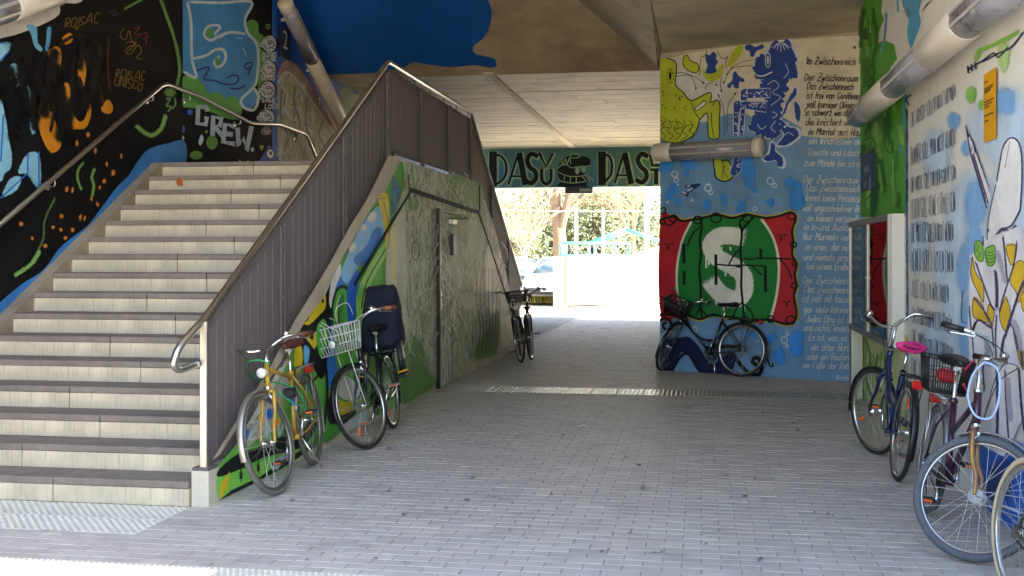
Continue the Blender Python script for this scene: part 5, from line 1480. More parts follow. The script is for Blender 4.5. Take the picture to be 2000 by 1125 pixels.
# ---- angled poem wall
PB = '#6f95ba'
m = Mural(pl_poem, wall_poem).view(1260, 50, 3.2136)
m.patch('#cfc9b6', [(94, 232), (150, 205), (300, 168), (450, 145), (600, 122), (760, 108), (860, 92), (950, 88), (1060, 78), (1130, 72), (1240, 66), (1480, 60), (1480, 700), (94, 700)], False)
m.patch(PB, [(94, 560), (94, 2280), (1500, 2280), (1500, 690), (1340, 695), (1300, 705), (1180, 718), (1060, 700), (990, 692), (980, 640), (840, 560), (700, 590), (620, 545), (470, 560), (330, 585), (200, 580)], False)
m.patch('#c9ccc8', [(190, 330), (300, 300), (480, 380), (540, 500), (480, 560), (330, 590), (240, 430)], True, 20)
YE, NV, K = '#b3bf35', '#2b4590', '#11110f'
yc_ = [(94, 208), (140, 204), (190, 228), (196, 290), (190, 370), (240, 420), (290, 470), (400, 420), (416, 450), (408, 482), (452, 468), (470, 500), (466, 600), (464, 700), (430, 712), (398, 700), (394, 640), (390, 550), (345, 590), (330, 640), (290, 700), (200, 736), (110, 722), (94, 690)]
m.patch(YE, yc_, False); m.line(K, 7, yc_[1:-1])
m.patch('#d4d4c8', [(312, 520), (370, 475), (384, 490), (326, 532)], False); m.lines(K, 5, [[(312, 520), (370, 475), (384, 490), (326, 532), (312, 520)], [(415, 545), (420, 640), (432, 700)], [(290, 480), (310, 540), (345, 590)], [(440, 480), (420, 500)]])
m.patch(YE, [(428, 815), (475, 815), (486, 850), (520, 848), (550, 900), (546, 950), (500, 974), (452, 952), (440, 900)]); m.line(K, 8, [(425, 812), (434, 900), (446, 956), (500, 978), (550, 952), (552, 900), (520, 846), (486, 850)]); m.lines(K, 4, [[(470, 820), (490, 880), (480, 960)], [(500, 880), (490, 910), (520, 960)]])
m.blob(K, 157, 315, 9, 26)
m.lines(K, 4, [[(157 + 16 * math.cos(a), 315 + 34 * math.sin(a)), (157 + 26 * math.cos(a), 315 + 52 * math.sin(a))] for a in [i * .52 for i in range(12)]])
for (x, y) in ((110, 415), (118, 440), (192, 440), (215, 455), (232, 448), (218, 465), (110, 500), (128, 515), (185, 515), (245, 520), (256, 508), (258, 530)): m.blob(K, x, y, 4, 6)
m.lines(K, 4, [[(100 + 45 * i, 590 + random.uniform(-10, 10)), (120 + 45 * i, 630), (95 + 45 * i, 660), (130 + 45 * i, 690), (110 + 40 * i, 715)] for i in range(5)] + [[(105, 570), (130, 600), (100, 630), (150, 640)], [(150, 600), (200, 610), (180, 650), (240, 640), (220, 690)], [(210, 600), (250, 630), (300, 620), (280, 660)]])
m.patch(YE, [(240, 200), (262, 185), (285, 220), (330, 242), (336, 280), (310, 296), (262, 276), (238, 240)]); m.line(K, 6, [(240, 200), (262, 185), (285, 220), (330, 242), (336, 280), (310, 296), (262, 276), (238, 240), (240, 200)])
m.patch(YE, [(356, 270), (400, 300), (450, 270), (488, 240), (494, 270), (470, 330), (420, 350), (375, 330)]); m.patch(YE, [(520, 235), (545, 170), (590, 120), (612, 130), (608, 170), (560, 240), (530, 262)])
m.patch(NV, [(382, 180), (405, 185), (425, 165), (448, 180), (445, 210), (458, 225), (440, 260), (450, 285), (420, 300), (380, 296), (392, 250), (380, 220)])
m.patch(NV, [(630, 128), (660, 118), (690, 135), (735, 118), (744, 140), (700, 160), (680, 195), (660, 190), (655, 160), (632, 152)])
m.patch(NV, [(516, 370), (545, 345), (552, 300), (568, 288), (590, 318), (622, 335), (618, 354), (592, 352), (586, 392), (560, 390), (550, 366), (535, 390), (518, 388)])
m.lines(K, 4, [[(165, 302), (230, 296), (290, 320), (318, 390)], [(190, 322), (260, 310), (320, 325), (366, 362)], [(386, 160), (375, 190), (350, 205), (342, 300), (334, 302)], [(456, 156), (470, 195), (495, 208), (520, 195), (505, 230), (514, 265)], [(708, 212), (620, 225), (540, 270), (494, 362)], [(690, 252), (560, 262), (510, 310)], [(482, 320), (472, 370), (480, 412)], [(430, 350), (390, 370), (378, 400)], [(498, 690), (492, 520), (460, 440)], [(514, 660), (520, 510), (566, 426)]])
for (x, y, a) in ((318, 395, 1.5), (366, 360, .8), (494, 358, 1.8), (446, 372, 1.7), (460, 438, 4.2), (566, 426, 5.4), (478, 410, 1.3)):
    m.patch(K, [(x + 14 * math.cos(a), y + 14 * math.sin(a)), (x + 10 * math.cos(a + 2.4), y + 10 * math.sin(a + 2.4)), (x + 10 * math.cos(a - 2.4), y + 10 * math.sin(a - 2.4))], False)
bb_ = [(720, 192), (760, 180), (780, 150), (800, 106), (850, 80), (905, 95), (925, 150), (945, 200), (940, 270), (952, 322), (900, 332), (872, 360), (872, 420), (852, 500), (846, 590), (832, 660), (800, 700), (750, 692), (700, 662), (660, 640), (680, 600), (720, 560), (690, 532), (760, 500), (770, 430), (735, 382), (740, 332), (696, 322), (720, 292), (690, 270), (700, 240)]
m.patch('#c4cde0', [(815 + (x - 815) * 1.09, 390 + (y - 390) * 1.035) for x, y in bb_], True, 6)
for p in ([(940, 478), (966, 500), (976, 560), (960, 606), (940, 545)], [(890, 480), (942, 392), (948, 436), (900, 490), (880, 545), (862, 560)], [(852, 590), (900, 634), (950, 650), (962, 692), (900, 744), (832, 748), (872, 690), (850, 640)], [(745, 832), (780, 800), (792, 738), (812, 745), (820, 790), (862, 832), (864, 880), (836, 884), (818, 846), (770, 852)]):
    cx_, cy_ = sum(q_[0] for q_ in p) / len(p), sum(q_[1] for q_ in p) / len(p)
    m.patch('#c4cde0', [(cx_ + (x - cx_) * 1.25, cy_ + (y - cy_) * 1.12) for x, y in p], True, 5); m.patch(NV, p, rag=2.5)
for i in range(len(bb_)):
    (x0, y0), (x1, y1) = bb_[i], bb_[(i + 1) % len(bb_)]
    for f_ in (.2, .7):
        if y0 + (y1 - y0) * f_ > 185: m.blob(NV, x0 + (x1 - x0) * f_ + random.uniform(-4, 4), y0 + (y1 - y0) * f_ + random.uniform(-4, 4), random.uniform(8, 19), random.uniform(8, 19), 0, 0, .35, n=7)
m.patch(NV, bb_, rag=2.5)
for (x, y, r_) in ((690, 585, 26), (665, 640, 20), (712, 668, 22), (742, 640, 30), (905, 250, 30), (925, 300, 26), (880, 210, 22), (700, 280, 20), (712, 318, 16), (790, 690, 22), (840, 640, 22), (735, 400, 18), (880, 400, 20)): m.blob(NV, x, y, r_, r_ * .9, 0, 0, .3, n=9)
for p in ([(598, 412), (620, 394), (785, 394), (785, 452), (640, 458), (630, 520), (616, 690), (588, 690), (598, 560)], [(554, 490), (570, 470), (760, 480), (760, 545), (600, 518), (590, 560), (582, 690), (554, 690)], [(566, 810), (612, 812), (604, 912), (560, 948), (530, 930)]): m.patch(NV, p, False); m.line('#c4cde0', 5, p + [p[0]], 0, False)
m.lines('#d8dcea', 5, [[(x, y), (x + 4, y + 5)] for x, y in [(random.uniform(612, 770), random.uniform(402, 445)) for _ in range(26)] + [(random.uniform(570, 745), random.uniform(482, 512)) for _ in range(24)] + [(random.uniform(560, 580), random.uniform(540, 680)) for _ in range(14)] + [(random.uniform(594, 614), random.uniform(470, 680)) for _ in range(14)] + [(random.uniform(570, 600), random.uniform(820, 920)) for _ in range(12)] + [(random.uniform(870, 900), random.uniform(600, 640)) for _ in range(8)]])
m.blob('#d8d8d0', 852, 92, 24, 12); m.lines('#d8dcea', 4, [[(852 + 20 * math.sin(a), 106 + abs(a) * 4), (852 + 62 * math.sin(a), 165 - 30 * abs(math.sin(a)))] for a in (-1.2, -.8, -.4, 0, .4, .8, 1.2)])
m.ring('#d8dcea', 5, 770, 216, 16, 46); m.blob('#d8dcea', 770, 216, 6, 26); m.line('#d8dcea', 8, [(700, 312), (740, 316), (795, 292)])
m.lines('#b9c4de', 5, [[(770, 370), (810, 345), (840, 380), (800, 420), (850, 450), (790, 500)], [(880, 240), (900, 290), (870, 330)], [(705, 620), (730, 650), (760, 630)], [(820, 600), (790, 640), (820, 670)], [(870, 690), (900, 670), (930, 690)], [(800, 540), (830, 560), (800, 580)]])
SP = '#3f90e0'
for (x, y, r_) in ((260, 860, 40), (145, 880, 30), (110, 900, 22), (185, 1020, 26), (255, 930, 16), (640, 880, 42), (650, 930, 36), (660, 985, 26), (690, 1030, 16), (905, 985, 26), (920, 1045, 16), (950, 1110, 34), (960, 1010, 24), (200, 1100, 14), (385, 1115, 20), (490, 1080, 18), (500, 1115, 14), (785, 1110, 20), (150, 1065, 26), (300, 880, 20), (640, 1080, 8), (600, 1160, 24)): m.blob(SP, x, y, r_ * .8, r_, r_ * .8, 0, .25)
for (x, y, r_) in ((185, 932, 18), (195, 970, 14), (395, 1018, 20), (412, 1048, 12), (786, 975, 20), (812, 1003, 13), (400, 996, 5), (140, 1108, 5), (296, 1098, 5), (206, 998, 4)): m.ring('#d5dde4', 5, x, y, r_, r_ * 1.05)
for p, t_, x, y, tl in (([(250, 1000), (345, 990), (345, 1008), (252, 1020)], 'LACK', 262, 1012, -.1), ([(250, 1042), (322, 1000), (330, 1015), (262, 1062)], 'STREICHE', 262, 1046, -.55), ([(220, 1035), (275, 1060), (270, 1076), (218, 1052)], 'KLEBER', 226, 1048, .4)):
    m.patch('#22346c', p, False); m.text('#c9d2e0', t_, x, y, 10, 2.5, .8, 0, tl, .02)
m.lines('#2f4a80', 3, [[(286, 1050), (330, 1050)], [(288, 1062), (328, 1062)], [(286, 1074), (322, 1074)]])
# emblem
m.view(1260, 380, 2.8136)
fr_ = [(84, 140), (150, 120), (205, 145), (260, 138), (330, 125), (400, 112), (480, 128), (560, 110), (660, 128), (735, 118), (800, 98), (828, 125), (808, 200), (815, 260), (808, 330), (832, 380), (822, 440), (832, 500), (818, 560), (832, 640), (824, 690), (780, 712), (690, 690), (620, 690), (560, 702), (500, 676), (430, 672), (370, 660), (300, 684), (210, 658), (84, 662)]
m.line('#c9b422', 26, fr_, .4, True); m.patch('#b8232c', fr_, True)
m.patch('#1f7a34', [(255, 142), (205, 250), (178, 380), (176, 500), (190, 600), (216, 662), (300, 680), (430, 672), (560, 702), (676, 688), (712, 600), (732, 480), (732, 350), (700, 220), (638, 130), (560, 112), (480, 128), (400, 114), (330, 128)])
m.line('#e0ddd0', 12, [(258, 142), (205, 250), (178, 380), (174, 500), (190, 610), (212, 660)], .25); m.line('#e0ddd0', 14, [(636, 130), (700, 230), (732, 350), (732, 480), (712, 600), (688, 680)], .25)
m.line('#e6e3d8', 96, [(530, 236), (470, 226), (405, 232), (362, 275), (385, 335), (440, 372), (510, 410), (545, 465), (540, 540), (495, 576), (440, 560), (395, 525), (362, 480)], .12, True, 'painted_letter')
m.lines('#e6e3d8', 9, [[(420, 290), (420, 322)], [(468, 290), (470, 305)], [(335, 340), (336, 400)], [(350, 350), (350, 385)], [(440, 420), (442, 445)], [(470, 430), (472, 446)], [(390, 570), (392, 605)], [(430, 600), (432, 636)], [(545, 600), (544, 650)]])
m.line('#101010', 14, fr_, 0, True)
m.lines('#101010', 13, [[(300, 130), (312, 180), (300, 250), (308, 330), (298, 410), (306, 520), (304, 600), (312, 680)], [(560, 112), (520, 150), (532, 210), (524, 300), (530, 400), (528, 500), (536, 590), (546, 690)], [(600, 120), (545, 180), (530, 210)]])
m.lines('#101010', 9, [[(385, 382), (470, 390), (560, 388), (660, 394)], [(636, 350), (720, 350), (826, 356)], [(300, 180), (262, 215), (232, 280)], [(460, 385), (490, 330), (524, 300)], [(530, 400), (500, 395)], [(535, 590), (500, 630), (480, 680)], [(538, 600), (580, 640), (600, 690)], [(545, 352), (590, 355), (636, 345)], [(590, 395), (640, 440)], [(740, 355), (780, 400), (805, 460)], [(90, 560), (130, 600), (190, 650)], [(306, 620), (280, 660)], [(306, 630), (340, 665)], [(110, 160), (140, 170), (170, 140)]])
m.lines('#101010', 17, [[(388, 335), (390, 490)], [(212, 275), (214, 372)], [(214, 425), (214, 490)], [(636, 305), (636, 352)], [(660, 395), (662, 530)]], 0, False)
m.lines('#101010', 6, [[(722, 222), (740, 225), (745, 255), (756, 225), (780, 220)], [(758, 588), (772, 590), (778, 612), (785, 590), (800, 586)], [(110, 272), (122, 274), (126, 305), (136, 274), (152, 270)]])
for (x, y, r_) in ((290, 140, 24), (390, 128, 30), (155, 132, 22), (95, 150, 14), (805, 120, 20), (545, 690, 22), (690, 684, 20), (800, 690, 26), (815, 275, 16), (822, 380, 14), (820, 500, 18), (560, 128, 26)): m.ring('#101010', 9, x, y, r_, r_ * .85)
m.patch('#161d44', [(84, 800), (130, 788), (190, 786), (240, 782), (290, 830), (335, 900), (380, 930), (440, 880), (500, 880), (470, 990), (420, 985), (300, 975), (240, 890), (195, 872), (150, 965), (84, 950)])
m.lines('#0d0d12', 14, [[(84, 690), (110, 680), (140, 700), (140, 735), (110, 740), (98, 715), (115, 705)], [(84, 870), (120, 862), (142, 885), (125, 910), (100, 900), (110, 880)], [(150, 965), (195, 890), (240, 880), (300, 972)], [(84, 960), (150, 930)]])
m.lines('#0d0d12', 22, [[(470, 860), (520, 930), (570, 980), (620, 990), (640, 960), (630, 910), (605, 895), (590, 920), (610, 935)]]); m.lines('#0d0d12', 8, [[(630, 930), (655, 898), (675, 910), (685, 940), (702, 942), (700, 925)], [(84, 78), (108, 72), (110, 100), (90, 105)]])
for (x, y, r_) in ((835, 50, 32), (830, 10, 30), (690, 40, 14), (430, 25, 16), (535, 55, 18), (340, 60, 20), (180, 35, 16), (700, 790, 22), (735, 880, 30), (740, 910, 20), (830, 790, 34), (835, 850, 30), (600, 760, 22), (800, 850, 14)): m.blob(SP, x, y, r_ * .8, r_, r_ * .8, 0, .25)
for (x, y, r_) in ((604, 80, 10), (275, 740, 12), (675, 840, 10), (766, 798, 17), (783, 765, 9), (780, 832, 8), (556, 865, 10), (140, 765, 8)): m.ring('#d5dde4', 4, x, y, r_, r_ * 1.1)
m.view(0, 0, 1)
POEM = [(1575, 125, 'Im Zwischenreich', 98), (1571, 157, 'Der Zwischenraum', 105), (1576, 174, 'Das Zwischenreich', 92), (1575, 192, 'ist frei von Genitiven', 104), (1576, 210, 'voll kerniger Oliven', 92), (1570, 225, 'So schwarz wie die Nacht', 122), (1573, 244, 'die knistert und', 98), (1579, 263, 'im Mantel aus Haut', 108), (1580, 281, 'ein Windröslein am', 104), (1576, 303, 'Tomate und Lauch', 106), (1571, 324, 'zum Monde hin strebt', 120), (1569, 356, 'Der Zwischenraum', 108), (1575, 373, 'Das Zwischenreich', 106), (1574, 392, 'kennt keine Possessiva', 118), (1568, 412, "voll ungeschrieb'ner Briefe", 130), (1577, 432, 'an keinen versandt', 100), (1570, 449, 'im In-und Ausland', 102), (1569, 468, 'Nur Murmeln ver', 92), (1572, 488, 'an einen, der nicht', 98), (1569, 508, 'und niemals ersch', 98), (1575, 526, 'bei einem Erdbeben', 106), (1568, 553, 'Der Zwischenraum', 108), (1571, 571, 'Das Zwischenreich', 104), (1567, 589, 'ist voll mit tausend', 106), (1570, 610, 'gar viele können', 92), (1575, 629, 'Jedes Ding ist sein', 100), (1570, 646, 'und nichts anderes', 98), (1580, 665, 'Es ist, was es ist', 92), (1584, 684, 'ein alter Boris', 80), (1575, 702, 'oder ein Haufen', 84), (1568, 719, 'am Fuße der Reben', 104), (1632, 742, 'Annie', 34)]
for i, (x, y, t_, w_) in enumerate(POEM):
    m.text('#1b1a18' if i < 8 else '#d3d6d4', t_, x, y, 13.5 if i != 31 else 10, 1.35, 1, .22, .02, .05, fit=w_)
m.blob('#6f6a62', 1669, 93, 3.2, 3.2)

# ---- white wall on the right
m = Mural(pl_right, wall_right, .0022, .00006).view(1640, 0, 2.678)
GN, GD, GL = '#5fae3a', '#3b7a2c', '#9ccf62'
m.patch(GN, [(108, -40), (228, -40), (216, 60), (232, 100), (205, 165), (195, 230), (232, 210), (285, 232), (300, 310), (262, 360), (300, 420), (345, 480), (350, 1135), (108, 1135)], False)
m.patch('#5aa8d2', [(325, -40), (430, -40), (416, 60), (424, 120), (400, 190), (372, 252), (352, 170), (360, 110), (345, 60), (330, 30)])
m.lines('#5aa8d2', 10, [[(300, -20), (306, 60)], [(245, 60), (235, 190), (215, 280)], [(345, 480), (330, 620), (320, 760), (300, 850)]], .6)
m.lines('#33343c', 2.5, [[(330 + 4 * i, 60 + 6 * i), (366 + 2 * i, 40 + 9 * i)] for i in range(6)] + [[(430 + 7 * i, 60 - 8 * i), (455 + 8 * i, 20 - 6 * i)] for i in range(7)], .3)
for i in range(64):
    x, y, l_ = random.uniform(118, 335), random.uniform(20, 1010), random.uniform(40, 170)
    if y < 420 and x > 200: x = random.uniform(118, 195)
    k_ = random.uniform(-.12, .12) * l_
    m.line(random.choice((GD, GD, GL, '#4c9430', '#7fc04c', '#2f6a26')), random.uniform(5, 26), [(x, y), (x + k_ + random.uniform(-8, 8), y + l_ * .5), (x + k_ * 1.4, y + l_)], .85)
m.lines(GL, 8, [[(280, 830), (278, 940), (284, 1000)]], .8)
m.lines('#2c5c22', 5, [[(120, 740), (160, 720), (190, 760), (150, 790), (120, 760)], [(250, 760), (275, 735), (270, 800), (240, 780)], [(270, 610), (262, 680), (285, 640)], [(130, 1050), (170, 1010), (150, 980)], [(290, 1080), (320, 1040)]], .4)
m.view(0, 0, 1)
m.patch('', [(1680, 640), (1772, 655), (1772, 960), (1680, 800)], False, m=swirl('lower_green', ['#3f7d2c', '#8fbf4a', '#d4dcae', '#c8c34c', '#5e9a38'], 2.2, 1.5, (1, 1, .5)))
m.lines('#3f7d2c', 4, [[(1690, 660), (1700, 700), (1692, 740), (1705, 780)], [(1715, 690), (1710, 730), (1722, 770)], [(1740, 690), (1735, 740), (1745, 800)]], .5); m.lines('#2b2b2b', 1.2, [[(1700, 690), (1708, 700), (1700, 712), (1712, 708)], [(1730, 700), (1738, 710), (1728, 720)]])
LB = '#cadff2'
for (x, y, rx, ry, sf) in ((1830, 300, 14, 40, 24), (1795, 480, 12, 50, 20), (1850, 520, 20, 60, 24), (1900, 420, 30, 90, 40), (1960, 250, 40, 60, 40), (1975, 420, 30, 110, 35), (1880, 600, 24, 110, 30), (1830, 660, 24, 40, 24)): m.blob(LB, x, y, rx, ry, sf, 0, .15)
for (x, y, rx, ry, sf) in ((1905, 400, 10, 50, 22), (1885, 520, 9, 70, 18), (1890, 640, 10, 80, 20), (1902, 480, 8, 50, 16), (1960, 200, 24, 18, 20), (1985, 330, 12, 50, 18), (1862, 235, 8, 16, 10), (1885, 290, 5, 14, 8)): m.blob('#86b9ea', x, y, rx * .8, ry * .85, sf, .05, .15)
m.patch('#2f6bcc', [(1898, 860), (1930, 880), (1985, 870), (1999, 900), (1999, 1010), (1960, 1030), (1930, 985), (1905, 930)], True, 14); m.blob('#1c3f8c', 1955, 940, 26, 50, 14, .3, .2)
m.blob('#8fce5a', 1896, 185, 6, 14, 8); m.blob('#8fce5a', 1917, 205, 5, 8, 5); m.blob('#b5d98a', 1960, 110, 6, 30, 10)
m.line('#8fce5a', 8, [(1905, 118), (1912, 100), (1930, 92), (1960, 78), (1990, 62)], .4)
m.lines('#28335f', 3.2, [[(1888, 138), (1900, 130), (1912, 122), (1930, 115), (1950, 104), (1975, 92), (2000, 60)], [(1890, 130), (1891, 142)], [(1897, 126), (1898, 138)], [(1904, 122), (1906, 134)], [(1915, 122), (1940, 104), (1950, 112), (1970, 90)], [(1768, 200), (1772, 190), (1780, 186)], [(1770, 195), (1775, 205)]], .3)
m.line('#5d6fb0', 3, [(1771, 200), (1770, 400), (1772, 640)], .6); m.lines('#3a3860', 3, [[(1771, y), (1771, y + random.uniform(8, 22))] for y in (215, 260, 320, 352, 378, 470, 496, 530, 575, 610)], .4)
for (x, y, rx, ry, sf) in ((2060, 300, 50, 120, 50), (2080, 620, 60, 140, 60), (2200, 420, 80, 160, 70), (2180, 900, 80, 120, 60), (2330, 600, 80, 200, 80)): m.blob(LB, x, y, rx, ry, sf, 0, .15)
m.lines('#86b9ea', 14, [[(2040, 200), (2080, 420), (2060, 700), (2100, 980)], [(2140, 260), (2190, 520), (2160, 820)]], .8)
TX = '#2c3c66'
LINES = [(1779, 249, 1866, 190, 27, 'DIE HÄUSER SOLLEN NICHT BRENNEN'), (1779, 322, 1866, 282, 32, 'BOMBER SOLL MAN NICHT KENNEN'), (1779, 375, 1866, 350, 28, 'DIE NACHT SOLL FÜR DEN SCHLAF SEIN'), (1779, 426, 1866, 412, 36, 'LEBEN SOLL KEINE STRAFE SEIN'), (1780, 472, 1862, 470, 34, 'DIE MÜTTER SOLLEN NICHT WEINEN'), (1781, 528, 1862, 530, 38, 'KEINER SOLLT TÖTEN EINEN'), (1781, 579, 1853, 592, 32, 'ALLE SOLLEN WAS BAUEN'), (1781, 630, 1860, 652, 32, 'DA KANN MAN ALLEN TRAUEN'), (1781, 680, 1862, 714, 34, 'DIE JUNGEN SOLLENS ERREICHEN'), (1781, 735, 1862, 775, 34, 'DIE ALTEN DESGLEICHEN')]
for (x0, y0, x1, y1, h_, t_) in LINES:
    m.text(TX, t_, x0, y0, h_, .6, 1, 0, (y1 - y0) / (x1 - x0), .06, 1.0, fit=x1 - x0)
PU = '#463a66'
# pencil
m.patch('#e9e8ea', [(1886, 248), (1899, 280), (1912, 310), (1936, 385), (1927, 405), (1918, 380), (1898, 300)], False); m.lines(PU, 2.6, [[(1886, 246), (1896, 300), (1927, 406)], [(1886, 246), (1901, 280), (1912, 312), (1937, 384)], [(1901, 300), (1930, 396)], [(1896, 296), (1901, 280), (1904, 298)]], .3, False); m.line(PU, 5, [(1897, 300), (1912, 350), (1926, 400)], .5); m.patch('#3a2f3a', [(1886, 247), (1894, 266), (1891, 270)], False)
# figure
hd2 = [(1928, 470), (1929, 440), (1936, 400), (1946, 358), (1954, 310), (1960, 285), (1972, 270), (1986, 274), (1994, 295), (1996, 340), (1993, 400), (1987, 420), (1975, 440), (1958, 448), (1948, 462), (1938, 476), (1922, 482), (1920, 460)]
m.patch('#f0f0f0', hd2); m.line(PU, 3, hd2[3:] , .4); m.line(PU, 2.2, hd2[:4], .4); m.blob('#4a4462', 1930, 450, 2.2, 3.5); m.line('#9a98a6', 1.5, [(1972, 275), (1968, 300), (1962, 330)], .5)
m.line(PU, 6, [(1938, 476), (1950, 455), (1958, 447), (1964, 450), (1974, 452), (1984, 440)], .6)
BD = '#ecebee'
m.patch(BD, [(1898, 500), (1920, 485), (1950, 460), (1990, 445), (2003, 470), (2003, 800), (1960, 890), (1905, 860), (1893, 640), (1896, 560)], False, 6)
YL = '#e8c02a'
rz = lambda p: [(1760 + x / 3.75, 420 + y / 3.75) for x, y in p]
for p in ([(520, 300), (540, 400), (562, 450), (602, 505), (602, 640), (560, 560), (530, 500), (510, 420)], [(530, 600), (592, 652), (612, 722), (640, 785), (530, 745)], [(642, 650), (682, 712), (660, 832), (632, 742)], [(762, 600), (792, 662), (802, 792), (762, 852), (720, 742)], [(800, 430), (850, 340), (905, 360), (895, 540), (862, 642), (840, 560), (800, 500)], [(765, 225), (842, 225), (832, 330), (800, 362)], [(820, 850), (850, 900), (905, 1030), (905, 1110), (885, 1122), (850, 1000)], [(875, 600), (905, 560), (905, 700), (885, 680)]):
    m.patch(YL, rz(p), True, 1.5); m.line(PU, 1.6, rz(p + [p[0]]), .4)
for p in ([(540, 200), (575, 188), (598, 230), (602, 330), (565, 335), (538, 280)], [(610, 252), (680, 220), (692, 290), (680, 362), (632, 365)]): m.patch('#86c24a', rz(p)); m.line('#38522a', 1.5, rz(p + [p[0]]), .3)
m.lines('#38522a', 1.3, [rz([(612, 265 + 24 * i), (650, 275 + 24 * i), (688, 262 + 24 * i)]) for i in range(4)] + [rz([(555, 210), (570, 240), (550, 260), (580, 280), (560, 310)])])
for p, w_ in (([(540, 330), (600, 500), (660, 660), (700, 700)], 3), ([(900, 480), (860, 580), (800, 760), (760, 900)], 5), ([(850, 180), (820, 380), (760, 560), (715, 720)], 3), ([(690, 400), (700, 560), (700, 690)], 6), ([(500, 660), (505, 760), (520, 900), (540, 1120)], 2.5), ([(530, 600), (620, 720), (665, 830), (680, 1120)], 3), ([(545, 780), (520, 860), (560, 770), (620, 800), (660, 830)], 4), ([(700, 720), (690, 900), (700, 1120)], 3), ([(760, 880), (740, 960), (730, 1120)], 5), ([(830, 800), (870, 930), (890, 1120)], 5), ([(450, 540), (440, 760), (480, 790)], 1.5), ([(745, 150), (760, 300), (780, 520)], 3), ([(800, 790), (830, 860), (860, 1000)], 3), ([(620, 1000), (600, 1120), (610, 1300)], 3), ([(700, 1120), (705, 1400), (700, 1700)], 5), ([(760, 1120), (770, 1400), (790, 1700)], 3), ([(860, 1100), (880, 1400), (905, 1600)], 4)):
    m.line(PU, w_, rz(p), .6)
m.lines('#b9b4c8', 8, [rz([(700, 250), (740, 400), (760, 500)]), rz([(820, 760), (860, 880), (880, 1000)]), rz([(620, 900), (640, 1100)]), rz([(780, 1200), (800, 1500)])], .9)

# ---- wall under the stairs
m = Mural(pl_under, wall_under).view(440, 330, 1.7045)
GS = '#62b044'
m.patch(GS, [(-20, 1104), (-20, 985), (60, 890), (130, 790), (190, 690), (240, 560), (260, 510), (320, 440), (345, 380), (420, 250), (480, 140), (530, 80), (560, 20), (585, -25), (605, -10), (630, 60), (630, 740), (560, 800), (430, 850), (270, 945), (130, 1025)], False, m=swirl('graffiti_green', ['#3f8a34', '#6cc04a', '#58aa3e', '#8ed05c'], 1.2, 1.0))
m.patch('#cfc9b8', [(60, 900), (130, 800), (190, 700), (215, 690), (180, 800), (110, 890), (60, 930)], True, 6)
m.patch('#86d452', [(-20, 1090), (-20, 1010), (60, 1000), (150, 960), (230, 930), (250, 960), (180, 1005), (60, 1060)])
m.patch('#12140f', [(-20, 1000), (40, 950), (110, 928), (170, 895), (245, 870), (300, 820), (300, 870), (245, 930), (130, 960), (60, 995), (-20, 1025)])
m.patch('#1a1c14', [(-20, 1104), (20, 1070), (120, 1022), (260, 930), (300, 905), (300, 925), (200, 990), (90, 1050)], False)
m.patch('#e5c423', [(-18, 1104), (-16, 1050), (16, 1005), (8, 1060)], False)
m.patch('#c9d6e0', [(150, 985), (190, 950), (222, 925), (228, 945), (200, 970), (170, 1002)]); m.patch('#d8dcd8', [(395, 850), (440, 820), (500, 780), (540, 700), (552, 720), (520, 790), (450, 850), (410, 868)], True, 2)
for (x, y) in ((52, 1010), (82, 995), (110, 985), (205, 945)): m.patch('#0c0d0a', [(x - 5, y + 22), (x, y - 24), (x + 6, y + 22)], False); m.lines('#0c0d0a', 2, [[(x - 9, y), (x + 9, y + 4)], [(x - 8, y + 8), (x + 8, y + 12)], [(x, y + 10), (x, y + 34)]])
m.blob('#2f74d6', 60, 890, 16, 34, 6, .5); m.blob('#2f74d6', 150, 815, 22, 18, 4, -.2); m.blob('#e5c423', 118, 830, 10, 18, 3)
m.text('#e8ece4', 'ZUMVI', 78, 900, 48, 7, .9, .1, -.1, .1)
m.patch('#11120f', [(240, 590), (262, 510), (300, 470), (335, 405), (350, 370), (352, 520), (345, 640), (320, 700), (290, 660), (250, 660)])
m.patch('#e0c81e', [(276, 500), (300, 450), (330, 415), (334, 460), (310, 490), (280, 518), (262, 515)]); m.blob('#11120f', 325, 440, 4, 7)
m.patch('#e8e6da', [(264, 546), (306, 542), (304, 590), (290, 560)], False); m.patch('#e0c81e', [(266, 560), (306, 545), (306, 585), (296, 600)], False); m.blob('#11120f', 288, 560, 6, 9)
m.patch('#e0c81e', [(232, 600), (252, 590), (258, 640), (246, 700), (236, 720), (230, 660)]); m.patch('#6fb8e6', [(262, 590), (280, 600), (276, 640), (264, 650)])
m.patch('#5cb846', [(304, 530), (330, 500), (344, 560), (322, 625), (308, 600)]); m.line('#c8e8b0', 5, [(312, 520), (330, 530), (332, 570)], .5)
m.patch('#2f86dc', [(352, 520), (356, 440), (366, 380), (388, 345), (404, 372), (386, 430), (372, 520), (366, 620), (380, 700), (362, 740), (342, 730), (338, 660)]); m.patch('#eceae2', [(346, 440), (352, 380), (372, 330), (384, 318), (384, 352), (366, 400), (354, 462)])
m.line('#11120f', 26, [(372, 560), (366, 470), (378, 410), (398, 400), (408, 440), (404, 510), (396, 580)], .1); m.line('#5cb846', 17, [(372, 560), (367, 470), (380, 415), (396, 408), (404, 440), (400, 510), (392, 580)], .1); m.line('#b5e08a', 5, [(372, 520), (372, 450), (384, 420)], .5)
m.patch('#2a6fd0', [(410, 520), (404, 440), (408, 390), (432, 330), (446, 360), (438, 440), (430, 500)]); m.patch('#8cc4ea', [(386, 345), (420, 260), (450, 195), (500, 130), (540, 120), (548, 160), (530, 220), (490, 270), (440, 330), (405, 380)]); m.patch('#2f7fd0', [(430, 300), (470, 260), (500, 200), (520, 210), (490, 280), (450, 320)], True, 6)
